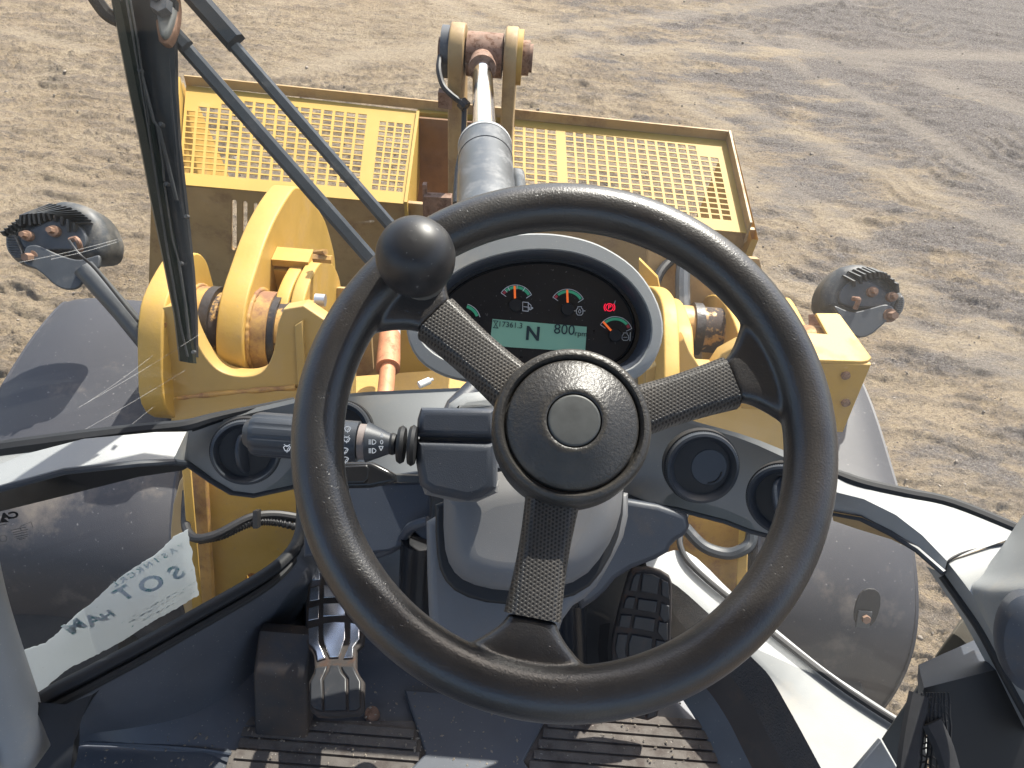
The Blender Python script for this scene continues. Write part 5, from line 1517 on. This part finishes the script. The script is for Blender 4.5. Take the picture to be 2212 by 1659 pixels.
# ================================================================== pedals
def px_poly(pts, fn):
    return [fn(*q) for q in pts]
K3 = lambda cx, cy: (483.9 + cx * .23436, 1192.4 + cy * .23436)     # enlarged part, 560..1160 native
brake = thing('brake_pedal', 'brake pedal with mirror bright metal pads in worn black rubber', 'pedal', P(725, 1520, 1.25))
FB = Fr(P(720, 1350, 1.24), Vector((-.15, .0, 1)).normalized())
plate('pedal_rubber', px_poly([(870, 70), (1040, 60), (1240, 70), (1290, 400), (1300, 700), (1280, 840), (1220, 900), (1215, 1060), (1240, 1120), (1290, 1190), (1285, 1440), (1240, 1490), (1000, 1510), (850, 1500), (790, 1450), (775, 1200), (820, 1110), (830, 1060), (820, 950), (780, 890), (745, 800), (750, 500), (790, 150), (820, 95)], K3), FB, .014, M['felt'], brake, .004)
pads = [[(850, 110), (890, 105), (890, 265), (815, 270), (830, 150)], [(935, 105), (1060, 100), (1130, 110), (1125, 245), (930, 240)], [(1165, 110), (1220, 120), (1240, 250), (1165, 245)],
        [(800, 340), (885, 318), (885, 445), (795, 462)], [(922, 312), (1120, 300), (1122, 420), (922, 430)], [(1158, 305), (1245, 318), (1250, 440), (1158, 425)],
        [(785, 525), (880, 498), (880, 622), (780, 642)], [(918, 482), (1115, 472), (1122, 592), (918, 602)], [(1158, 480), (1250, 500), (1255, 620), (1158, 597)],
        [(780, 712), (875, 685), (880, 840), (940, 985), (865, 1008), (850, 930), (820, 880), (785, 850)], [(918, 665), (1020, 650), (1122, 652), (1122, 800), (1060, 975), (980, 978), (925, 850), (916, 780)], [(1165, 655), (1258, 678), (1250, 810), (1195, 885), (1192, 980), (1108, 985), (1162, 850)]]
for p in pads:
    plate('metal_pad', px_poly(p, K3), FB, .006, M['pad_chrome'], brake, .0016, lift=.0035, res=3)
for p in ([(845, 1075), (955, 1055), (930, 1130), (905, 1180), (915, 1470), (830, 1440), (800, 1400), (800, 1200), (840, 1130)], [(985, 1050), (1060, 1050), (1085, 1120), (1130, 1170), (1130, 1460), (930, 1465), (920, 1180), (965, 1110)], [(1085, 1060), (1195, 1060), (1225, 1130), (1262, 1200), (1255, 1430), (1220, 1460), (1155, 1462), (1150, 1170), (1105, 1110)]):
    plate('heel_pad', px_poly(p, K3), FB, .006, M['padrub'], brake, .002, lift=.003)
MB().tube([P(728, 1180, 1.18), P(760, 1100, 1.12)], .012, 12).build('pedal_arm', M['steel_dark'], brake)
nut = P(806, 1600 - 55, 1.27)
wz = P(806, 1543, 1.27)
tag(MB().cyl(PZ(804, 1545, FZ + .003), PZ(804, 1545, FZ + .003) + Z * .012, .013, .011, 16).build('rusty_bolt', M['rust'], None), 'rusty bolt head on the floor beside the brake pedal', 'bolt')
K4 = lambda cx, cy: (1123.2 + cx * .23437, 1075.7 + cy * .23437)     # enlarged part, 1300..1900 native
thr = thing('throttle_pedal', 'black throttle pedal with blocky rubber pads at the right', 'pedal', P(1390, 1540, 1.25))
FT = Fr(P(1390, 1350, 1.22), (-FW + Vector((-.08, -.2, -.1))).normalized())
plate('pedal_rubber', px_poly([(1040, 665), (1200, 660), (1300, 690), (1380, 740), (1405, 800), (1400, 1100), (1390, 1350), (1330, 1700), (1270, 2020), (1180, 2060), (900, 2000), (820, 1900), (840, 1500), (850, 1300), (900, 1080), (960, 850), (1000, 720)], K4), FT, .016, M['felt'], thr, .004)
tp = [[(1070, 690), (1110, 690), (1080, 855), (1010, 850), (1040, 730)], [(1130, 690), (1220, 700), (1285, 730), (1270, 885), (1110, 855)], [(1305, 745), (1365, 775), (1380, 930), (1300, 890)],
      [(1000, 900), (1065, 910), (1045, 1020), (950, 1010), (970, 930)], [(1090, 920), (1265, 945), (1255, 1055), (1075, 1025)], [(1300, 960), (1375, 990), (1375, 1110), (1330, 1140), (1285, 1080)],
      [(930, 1070), (1030, 1075), (1010, 1195), (905, 1180)], [(1060, 1080), (1245, 1110), (1235, 1230), (1035, 1195)], [(1280, 1130), (1360, 1150), (1360, 1300), (1330, 1310), (1265, 1230)],
      [(900, 1245), (995, 1250), (970, 1400), (985, 1480), (900, 1480), (875, 1400)], [(1030, 1250), (1220, 1285), (1200, 1500), (1000, 1500), (1000, 1340)], [(1255, 1300), (1350, 1320), (1340, 1500), (1230, 1500)],
      [(900, 1700), (1000, 1700), (980, 1980), (900, 1950)], [(1020, 1700), (1190, 1720), (1150, 2010), (1010, 1990)], [(1220, 1720), (1300, 1740), (1250, 2000), (1170, 2020)]]
for p in tp:
    plate('rubber_pad', px_poly(p, K4), FT, .007, M['padrub'], thr, .002, lift=.0035, res=3)
MB().strip([[P(1296, 1350, 1.27), P(1292, 1400, 1.27), P(1297, 1470, 1.27), P(1290, 1520, 1.27)], [P(1318, 1345, 1.31), P(1312, 1400, 1.31), P(1317, 1470, 1.31), P(1310, 1520, 1.31)]]).build('pedal_bracket', M['gloss'], thr)

# ================================================================== right hand corner: pillar trim and side console
ptrim = thing('pillar_trim', 'silver grey pillar trim curving down at the right edge of the dash', 'trim', P(2120, 1350, .95))
def cs(*q):
    return spline([P(*p) for p in q], 6)
zc = lambda u, v, k=0.0: PZ(u, v, ZD - .006 - k)
e0 = spline([zc(2039, 1240, .02), zc(2080, 1298, .03), zc(2122, 1360, .05), zc(2165, 1440, .08), zc(2210, 1522, .11), zc(2260, 1610, .14)], 6)
e1 = spline([zc(2047, 1214), zc(2090, 1270, .005), zc(2134, 1334, .02), zc(2176, 1408, .05), zc(2225, 1492, .08), zc(2275, 1580, .11)], 6)
e2 = spline([zc(2052, 1211), zc(2096, 1266, .004), zc(2140, 1326, .018), zc(2186, 1398, .045), zc(2236, 1480, .075), zc(2290, 1560, .10)], 6)
e3 = spline([zc(2230, 1150), zc(2235, 1200, .0), zc(2240, 1250, .012), zc(2255, 1320, .04), zc(2290, 1420, .07), zc(2340, 1520, .10)], 6)
MB().strip([[p + FW * .04 for p in e0], e0, e1]).build('trim_edge', M['silver'], ptrim, sharp=60)
MB().strip([e1, e2, e3]).build('trim_face', M['silver'], ptrim, sharp=60)
MB().tube(spline([zc(2038, 1240, .018), zc(2048, 1213, -.001), zc(2077, 1196, -.002), zc(2123, 1182, -.002), zc(2180, 1173, -.002)], 6), .0017, 6).build('trim_seam', M['black'], ptrim)
MB().tube([p - Z * .004 for p in e0], .005, 8).build('trim_seal', M['seal'], ptrim)
post = thing('cab_post_cover', 'grey cab post cover rising at the right edge of the picture', 'post', P(2190, 1250, .85))
g0 = spline([P(*q) for q in ((2245, 1070, .92), (2200, 1127, .925), (2166, 1178, .925), (2122, 1236, .92), (2100, 1266, .90), (2108, 1301, .89), (2137, 1357, .88), (2172, 1420, .86), (2209, 1486, .84), (2260, 1580, .82))], 6)
g1 = spline([P(*q) for q in ((2300, 1060, .84), (2262, 1130, .84), (2222, 1180, .845), (2176, 1238, .85), (2138, 1276, .855), (2142, 1306, .85), (2164, 1352, .84), (2195, 1410, .825), (2232, 1470, .81), (2285, 1560, .79))], 6)
g2 = spline([P(*q) for q in ((2400, 1060, .80), (2360, 1130, .80), (2320, 1180, .80), (2280, 1238, .80), (2250, 1276, .80), (2250, 1306, .80), (2260, 1352, .80), (2280, 1400, .79), (2310, 1460, .78), (2360, 1550, .77))], 6)
MB().strip([g0, g1, g2]).build('cover_skin', M['silver'], post, sharp=70)
MB().lathe([(.0, .016), (.012, .0155), (.022, .012), (.027, .004), (.028, -.02)], Fr(P(2222, 1388, .76), (-FW - X * .5).normalized(), UP).M() @ Matrix.Diagonal((1.75, 1.0, 1.0, 1.0)), 32).build('grab_knob', M['dark'], post)
con = thing('side_console', 'dark side console box with a net pocket in the lower right corner', 'console', P(2100, 1600, .95))
ca = lambda u, v, d: P(u, v, d)
top = [[ca(1984, 1436, .98), ca(2124, 1374, 1.0), ca(2260, 1310, 1.02)], [ca(1992, 1470, .93), ca(2164, 1424, .95), ca(2300, 1380, .97)], [ca(1996, 1486, .915), ca(2170, 1442, .94), ca(2310, 1400, .955)]]
MB().strip(top).build('console_top', M['dark'], con, sharp=60)
MB().strip([top[2], [ca(2010, 1720, .93), ca(2200, 1720, .95), ca(2330, 1720, .96)]]).build('console_face', M['black'], con)
MB().strip([[ca(1984, 1436, .98), ca(1992, 1470, .93), ca(1996, 1486, .915)], [ca(1982, 1460, .985), ca(1986, 1492, .935), ca(1988, 1510, .92)], [ca(1990, 1720, .99), ca(1996, 1720, .95), ca(2010, 1720, .93)]]).build('console_end', M['dark'], con, sharp=60)
plate('grey_side', [(1904, 1597), (1984, 1478), (2010, 1490), (1990, 1700), (1945, 1670)], Fr(P(1950, 1580, 1.02), (-FW - X * .7).normalized()), .01, surf('olive_grey_side', (.085, .083, .075), .55, var=.1), con, .002)
plate('rear_wall', [(2020, 1420), (2090, 1322), (2130, 1378), (2260, 1600), (2200, 1660), (2060, 1500)], Fr(P(2090, 1390, 1.06), (-FW - X * .5).normalized()), .01, surf('dull_brown_panel', (.10, .088, .065), .6, var=.1), con, .002)  # plain brown with slight mottling
plate('navy_panel', [(1846, 1665), (1903, 1598), (1946, 1672), (1930, 1700), (1840, 1700)], Fr(P(1900, 1640, 1.05), (-FW + Z * .3).normalized()), .01, M['floor'], con, .002)
net = MB()
rngn = random.Random(3)
for k in range(9):
    u0_ = 1992 + k * 7
    pts = [P(u0_ + rngn.uniform(-2, 2) - (v - 1500) * .18 + k * (v - 1500) * .03, v, .905) for v in range(1496, 1720, 24)]
    net.tube(pts, .0013, 5)
for v in range(1500, 1710, 14):
    net.tube([P(1990 - (v - 1500) * .18 + 8 * j + rngn.uniform(-2, 2), v + rngn.uniform(-5, 5) + j * 2, .905) for j in range(9)], .0011, 5)
net.build('net_pocket', M['net'], con)
MB().tube(spline([P(1986, 1500, .91), P(1972, 1570, .90), P(1962, 1640, .89), P(1956, 1720, .88)], 5), .012, 8, flat=.5).build('net_binding', M['net'], con)
MB().tube(spline([P(2012, 1560, .90), P(2040, 1620, .89), P(2065, 1720, .88)], 5), .014, 8, flat=.5).build('net_binding', M['net'], con)

# left hand lower corner
hnd = thing('grab_post', 'silver grey rounded post end in the lower left corner', 'post', P(60, 1600, .95))
MB().tube(spline([P(-75, 1150, .98), P(-45, 1300, .965), P(-10, 1420, .98), P(22, 1520, 1.0), P(45, 1600, 1.01), P(38, 1680, 1.01)], 6), [.029 + .004 * min(1, k / 24) if k < 27 else .033 - .004 * (k - 26) for k in range(31)], 28).build('post_shell', M['silver'], hnd, sharp=60)

# ================================================================== things stuck on the glass
def stick(px, off):
    return [on_glass(u, v, off) for u, v in px]
stk = [(438, 1150), (460, 1183)]
FSK = Fr(on_glass(250, 1350, -.004), (on_glass(140, 1300, 0) - on_glass(400, 1300, 0)).cross(on_glass(250, 1250, 0) - on_glass(250, 1450, 0)) * -1, None)
if FSK.n.dot(FW) > 0:
    FSK = Fr(FSK.o, -FSK.n)
J = lambda cx, cy: (cx * .20312, 1054 + cy * .20312)              # enlarged part, 0..520 native
edge = [(2000, 440), (2015, 600), (2050, 680), (2040, 760), (2070, 850), (2085, 960), (2115, 1140)]
lowe = [(2115, 1140), (1900, 1270), (1640, 1410), (1300, 1630), (1000, 1790), (760, 1905), (640, 1990), (540, 2070), (390, 2250)]
lefe = [(390, 2250), (370, 2120), (330, 2030), (290, 1880), (240, 1810), (180, 1745)]
uppe = [(180, 1745), (480, 1655), (590, 1560), (700, 1460), (830, 1330), (960, 1240), (1130, 1080), (1270, 960), (1440, 840), (1640, 720), (1720, 650), (1810, 560), (1840, 520), (1920, 480), (2000, 440)]
def rough(poly):
    out = []
    rr_ = random.Random(9)
    for a, b in zip(poly[:-1], poly[1:]):
        n = max(2, int(math.dist(a, b) / 28))
        for k in range(n):
            t = k / n
            j = 5 if k else 0
            out.append((a[0] + (b[0] - a[0]) * t + rr_.uniform(-j, j), a[1] + (b[1] - a[1]) * t + rr_.uniform(-j, j)))
    return out
sticker = thing('torn_sticker', 'torn white sticker with worn green mirrored lettering on the lower left glass', 'sticker', FSK.o)
plate('sticker_sheet', px_poly(rough(edge + lowe[1:] + lefe[1:] + uppe[1:]), J), FSK, .0004, M['paper'], sticker)
def gtext(name, body, u, v, h, ang, mat, parent, bold, lift=.0012, fr=None):
    f = fr or FSK
    q = f.hit(u, v)
    d0 = (f.o - C0).dot(FW)
    a = f.hit(u + 50, v + 50 * math.tan(R(ang)))
    th = math.atan2(a[1] - q[1], a[0] - q[0])
    return text(name, body, f.M() @ Matrix.Translation((q[0], q[1], lift)) @ Matrix.Rotation(th, 4, 'Z'), h * d0 / FPX * 1.38, mat, parent, .0001, mirror=True, bold=bold)
for ch, cx, cy, h in (('S', 1880, 900, 40), ('O', 1615, 1020, 44), ('T', 1330, 1120, 40), ('H', 1150, 1350, 24), ('A', 1000, 1400, 34), ('M', 800, 1470, 36)):
    u, v = J(cx, cy)
    gtext('sticker_letter', ch, u, v, h, -30, M['ink_green'], sticker, .0012)
for i, ch in enumerate('YASINKCRL'):
    u, v = J(1930 - i * 88, 615 + i * 50 + (6 if i > 4 else 0))
    gtext('sticker_letter', ch, u, v, 15, -30, M['ink_green'], sticker, .0004)
smu = MB()
rr_ = random.Random(5)
for _ in range(70):
    cx = rr_.uniform(1300, 2080)
    cy = 1290 - (cx - 1650) * .55 + rr_.choice((-60, -20, 40)) + rr_.uniform(-6, 6)
    u, v = J(cx, cy)
    q = FSK.hit(u, v)
    a, b = .0022 * rr_.uniform(.4, 1.6), .0005
    c_, s_ = math.cos(R(30)), math.sin(R(30))
    smu.add([FSK.at(q[0] + x * c_ - y * s_, q[1] + x * s_ + y * c_, .0013) for x, y in ((-a, -b), (a, -b), (a, b), (-a, b))], [(0, 1, 2, 3)])
struct(smu.build('small_print', M['ink_green'], sticker, smooth=False), 'stuff')
FDC = Fr(on_glass(40, 1140, -.004), FSK.n)
dec = thing('glass_decal', 'small black mirrored decal with a triangle mark printed on the lower left glass', 'decal', FDC.o)
for ch, u in (('C', 30), ('A', 11), ('T', -8)):
    gtext('decal_letter', ch, u, 1115 - (u - 9) * .16, 17.5, -10, M['decal'], dec, .0008, fr=FDC)
tri = [(-3, 1128), (8, 1117), (20, 1126)]
plate('decal_triangle', tri, FDC, .0001, M['decal'], dec, lift=.0016)
for k in range(8):
    u, v, ln = ((4, 1133, 22), (40, 1141, 32), (44, 1146, 32), (44, 1151, 30), (46, 1156, 30), (48, 1160, 24), (46, 1135, 1), (48, 1163, 14))[k]
    line_px('decal_print', [(u - ln / 2, v + ln * .11), (u + ln / 2, v - ln * .11)], 1.5 if k else 2.0, M['decal'], .001, FDC, dec)
line_px('decal_print', [(46, 1146), (43, 1137), (67, 1126), (71, 1138)], .9, M['decal'], .001, FDC, dec)
line_px('decal_print', [(7 + 8 * math.cos(R(a)), 1162 + 7 * math.sin(R(a))) for a in range(0, 361, 24)], .9, M['decal'], .001, FDC, dec)

# ================================================================== windscreen wiper (outside)
wp = thing('windscreen_wiper', 'long dark windscreen wiper with a parked blade and two parallel arms', 'wiper', P(415, 770, 1.05))
def wd(u, v):                                 # a point 5 cm in front of the glass
    q = on_glass(u, v, .04)
    return q
def flatbar(name, pts, wpx, thick, mat, parent, off=.04, wend=None):
    a = [on_glass(u, v, off) for u, v in pts]
    mb = MB()
    n = len(a)
    vs, fs = [], []
    for i, p in enumerate(a):
        t = (a[min(i + 1, n - 1)] - a[max(i - 1, 0)]).normalized()
        s_ = t.cross(FW).normalized()
        dep = (p - C0).dot(FW)
        w_ = wpx if wend is None else wpx + (wend - wpx) * i / (n - 1)
        hw = w_ * .5 * dep / FPX
        for x, y in ((-1, .35), (-.55, 0), (.55, 0), (1, .35), (1, 1), (-1, 1)):
            vs.append(p + s_ * hw * x + FW * thick * y)
    for i in range(n - 1):
        for k in range(6):
            l = (k + 1) % 6
            fs.append((i * 6 + k, i * 6 + l, (i + 1) * 6 + l, (i + 1) * 6 + k))
    fs += [tuple(range(5, -1, -1)), tuple((n - 1) * 6 + k for k in range(6))]
    return mb.add(vs, fs).build(name, mat, parent, sharp=30)
seg_ = lambda a, b, n=8: [(a[0] + (b[0] - a[0]) * k / n, a[1] + (b[1] - a[1]) * k / n) for k in range(n + 1)]
flatbar('wiper_arm', seg_((352, 48), (806, 566)), 31, .012, M['wiper_arm'], wp, .045)
flatbar('wiper_arm', seg_((418, -8), (500, 92), 3) + seg_((504, 97), (848, 492)), 27, .012, M['wiper_arm'], wp, .045)
flatbar('arm_sleeve', seg_((392, -40), (502, 84), 3), 46, .016, M['wiper'], wp, .038)
flatbar('arm_clip', seg_((352, 44), (400, 96), 2), 30, .008, M['wiper_arm'], wp, .035)
# the blade: rubber on the left, carrier on the right
rub = [(246, -20), (262, 60), (285, 180), (310, 300), (335, 430), (362, 560), (386, 680), (398, 782)]
flatbar('blade_rubber', rub, 32, .016, surf('dark_green_black_rubber', (.008, .016, .014), .35, var=.3), wp, .020)
crr = [(330, -20), (333, 60), (340, 180), (352, 300), (372, 440), (392, 580), (404, 680), (412, 770)]
flatbar('blade_carrier', [(u - 9 + 9 * min(1, max(0, v) / 700), v) for u, v in crr], 112, .012, M['wiper'], wp, .030, wend=18)
flatbar('blade_edge', [(362, 60), (364, 130), (372, 250), (380, 350), (388, 430), (394, 470)], 9, .010, M['wiper_arm'], wp, .026)
for pts, wpx in (([(268, -20), (288, 90), (300, 160), (318, 270), (338, 400), (360, 540), (388, 700), (404, 770)], 4.0), ([(276, -20), (296, 90), (306, 160), (322, 268)], 3.0), ([(306, 165), (330, 260), (341, 275)], 6), ([(341, 275), (360, 350), (380, 432)], 7), ([(338, 270), (350, 350), (353, 390)], 4), ([(353, 395), (372, 520), (385, 565)], 3.2), ([(385, 565), (398, 650), (408, 735)], 5)):
    flatbar('blade_spring', pts, wpx, .003, M['steel_dark'], wp, .014)
for u, v in ((294, 145), (341, 263), (353, 393), (384, 566), (396, 464), (412, 760)):
    q = on_glass(u, v, .010)
    MB().cyl(q + FW * .006, q + FW * .012, .0022, .0026, 12).build('rivet', M['steel_dark'], wp)
qd = Fr(on_glass(352, 30, .022), -FW)
plate('hinge_cap', [(340, -30), (372, -10), (378, 10), (374, 40), (362, 75), (350, 82), (342, 70), (336, 20)], qd, .012, surf('dull_grey_hinge_cap', (.14, .145, .14), .4, var=.2, vscale=40), wp, .003, smooth=1)
plate('hinge_back', [(330, -40), (372, -40), (384, 0), (382, 50), (366, 92), (352, 96), (338, 84)], Fr(qd.o + FW * .006, -FW), .012, M['rust'], wp, .002, smooth=1)
MB().cyl(qd.at(*qd.hit(356, 20), .004), qd.at(*qd.hit(356, 20), .014), .011, .009, 6).cyl(qd.at(*qd.hit(352, 6), .004), qd.at(*qd.hit(352, 6), .02), .006, .006, 10).build('hinge_nut', M['wiper_arm'], wp)
MB().tube(spline([on_glass(195, -20, .03), on_glass(222, 20, .03), on_glass(240, 36, .03), on_glass(262, 46, .03)], 5), .007, 8).build('washer_hose', M['black'], wp)

# ================================================================== steering wheel
TH = R(30.5)
WO = P(1221, 932, .577)
wy, wn = Vector((0, math.cos(TH), math.sin(TH))), Vector((0, -math.sin(TH), math.cos(TH)))
WM = Matrix(((1, 0, 0, WO.x), (0, wy.y, wn.y, WO.y), (0, wy.z, wn.z, WO.z), (0, 0, 0, 1)))
wheel = thing('steering_wheel', 'black three spoke steering wheel with a round spinner knob', 'steering wheel', matrix=WM)
RM, RT_ = .1846, .0194
SP = (22.0, 141.5, 263.8)
def sect(mb_rows, ang, r, hw, zt, zb, hwb):
    c, s = math.cos(R(ang)), math.sin(R(ang))
    pts = []
    for k in range(24):
        a = 2 * math.pi * k / 24
        ca_, sa_ = math.cos(a), math.sin(a)
        q = abs(ca_) ** .55 * (1 if ca_ > 0 else -1)
        z_ = abs(sa_) ** .6 * (1 if sa_ > 0 else -1)
        zz = (zt + zb) / 2 + (zt - zb) / 2 * z_
        ww = q * (hw if z_ > 0 else hwb + (hw - hwb) * (1 + z_))
        pts.append(Vector((c * r - s * ww, s * r + c * ww, zz)))
    mb_rows.append(pts)
rim = MB()
rim.tube([Vector((RM * math.cos(2 * math.pi * k / 160), RM * math.sin(2 * math.pi * k / 160), 0)) for k in range(160)], RT_, 24, closed=True, ref=(0, 0, 1))
for a in SP:
    rows = []
    for i in range(15):
        t = i / 14
        r = .1365 + t * (.189 - .1365)
        s = min(1.0, t / .93)
        hw = .0175 + .033 * max(0, min(1.3, (r - .1365) / .0310)) ** 1.5
        sect(rows, a, r, hw, (.0015 + .006 * t), -.017 - .0 * t, hw * 1.0)
    mb = MB().strip(rows, True)
    n0 = len(rim.v)
    rim.add(mb.v, mb.f)
    rim.add([tuple(p) for p in rows[0]], [tuple(range(24))])
    rim.add([tuple(p) for p in rows[-1]], [tuple(range(23, -1, -1))])
rimo = rim.build('rim', M['wheel'], wheel, sharp=80)
m = rimo.modifiers.new('remesh', 'REMESH')
m.mode, m.voxel_size, m.use_smooth_shade = 'VOXEL', .0017, True
m = rimo.modifiers.new('smooth', 'SMOOTH')
m.factor, m.iterations = .5, 14
for a in SP:
    rows = []
    for t in np.linspace(0, 1, 10):
        r = .046 + t * (.136 - .046)
        hw = .0205 - .002 * math.sin(math.pi * t)
        c, s = math.cos(R(a)), math.sin(R(a))
        zt = .004 - .0005 * t
        pr = [(-hw * 1.02, zt - .020), (-hw, zt - .012), (-hw * .93, zt - .006), (-hw * .70, zt - .0003), (-hw * .62, zt + .0002), (hw * .62, zt + .0002), (hw * .70, zt - .0003), (hw * .93, zt - .006), (hw, zt - .012), (hw * 1.02, zt - .020)]
        rows.append([Vector((c * r - s * x, s * r + c * x, z)) for x, z in pr])
    mb = MB().strip(rows, True)
    mb.add(rows[-1], [tuple(range(10))])
    mb.build('spoke', M['hex'], wheel, sharp=40)
I4 = Matrix.Translation((.0035, .002, .016))
MB().lathe([(.050, -.056), (.0580, -.050), (.0592, -.030), (.0588, -.004), (.0572, .003), (.0545, .0055), (.0520, .0055), (.0500, .0030), (.0492, -.002)], I4, 72).build('hub_ring', M['hub'], wheel, sharp=50)
MB().lathe([(.0485, -.004), (.0482, .0035), (.0470, .0052), (.042, .0072), (.034, .0112), (.028, .0150), (.0235, .0172), (.0210, .0176), (.0198, .0168), (.0195, .011)], I4, 72).build('hub_cover', M['hub'], wheel, sharp=50)
MB().lathe([(.0188, .010), (.0188, .0165), (.0182, .0174), (.0170, .0176), (.0, .0172)], I4, 48).build('hub_button', M['button'], wheel, sharp=50)
ka = R(141.0)
kx, ky = .1655 * math.cos(ka) + .0085, .1655 * math.sin(ka) + .0080
KM = Matrix.Translation((kx, ky, 0))
MB().lathe([(.013, .004), (.013, .016), (.020, .022), (.0262, .0285), (.0285, .036), (.0292, .044), (.0285, .051), (.0255, .0595), (.0205, .066), (.013, .0705), (.006, .0722), (.0, .0725)], KM, 56).build('spinner_knob', M['knob'], wheel, sharp=60)
MB().lathe([(.016, -.012), (.019, .002), (.017, .007), (.0, .007)], KM, 24).build('knob_clamp', surf('dull_metal_clamp', (.20, .185, .165), .5, metal=.3, var=.3, vscale=60), wheel)
MB().cyl(Vector((0, 0, -.12)), Vector((0, 0, -.03)), .030, .045, 32).build('column_boss', M['dark'], wheel)

rd = np.random.default_rng(21)
gm = MB()
for _ in range(420):
    u_, v_ = rd.uniform(180, 1530), rd.uniform(1470, 1655)
    p = PZ(u_, v_, FZ + .016)
    s_ = rd.uniform(.0006, .0022)
    a_ = rd.uniform(0, 6.28)
    e1_, e2_ = Vector((math.cos(a_), math.sin(a_), 0)) * s_ * rd.uniform(.8, 2), Vector((-math.sin(a_), math.cos(a_), 0)) * s_
    gm.add([p - e1_, p - e2_, p + e1_, p + e2_, p + Z * s_ * .8], [(0, 1, 4), (1, 2, 4), (2, 3, 4), (3, 0, 4)])
g_ = gm.build('grit', M['stone'], None, smooth=False)
tag(g_, 'tiny bits of grit and straw scattered over the cab floor and mat', 'grit')
struct(g_, 'stuff')
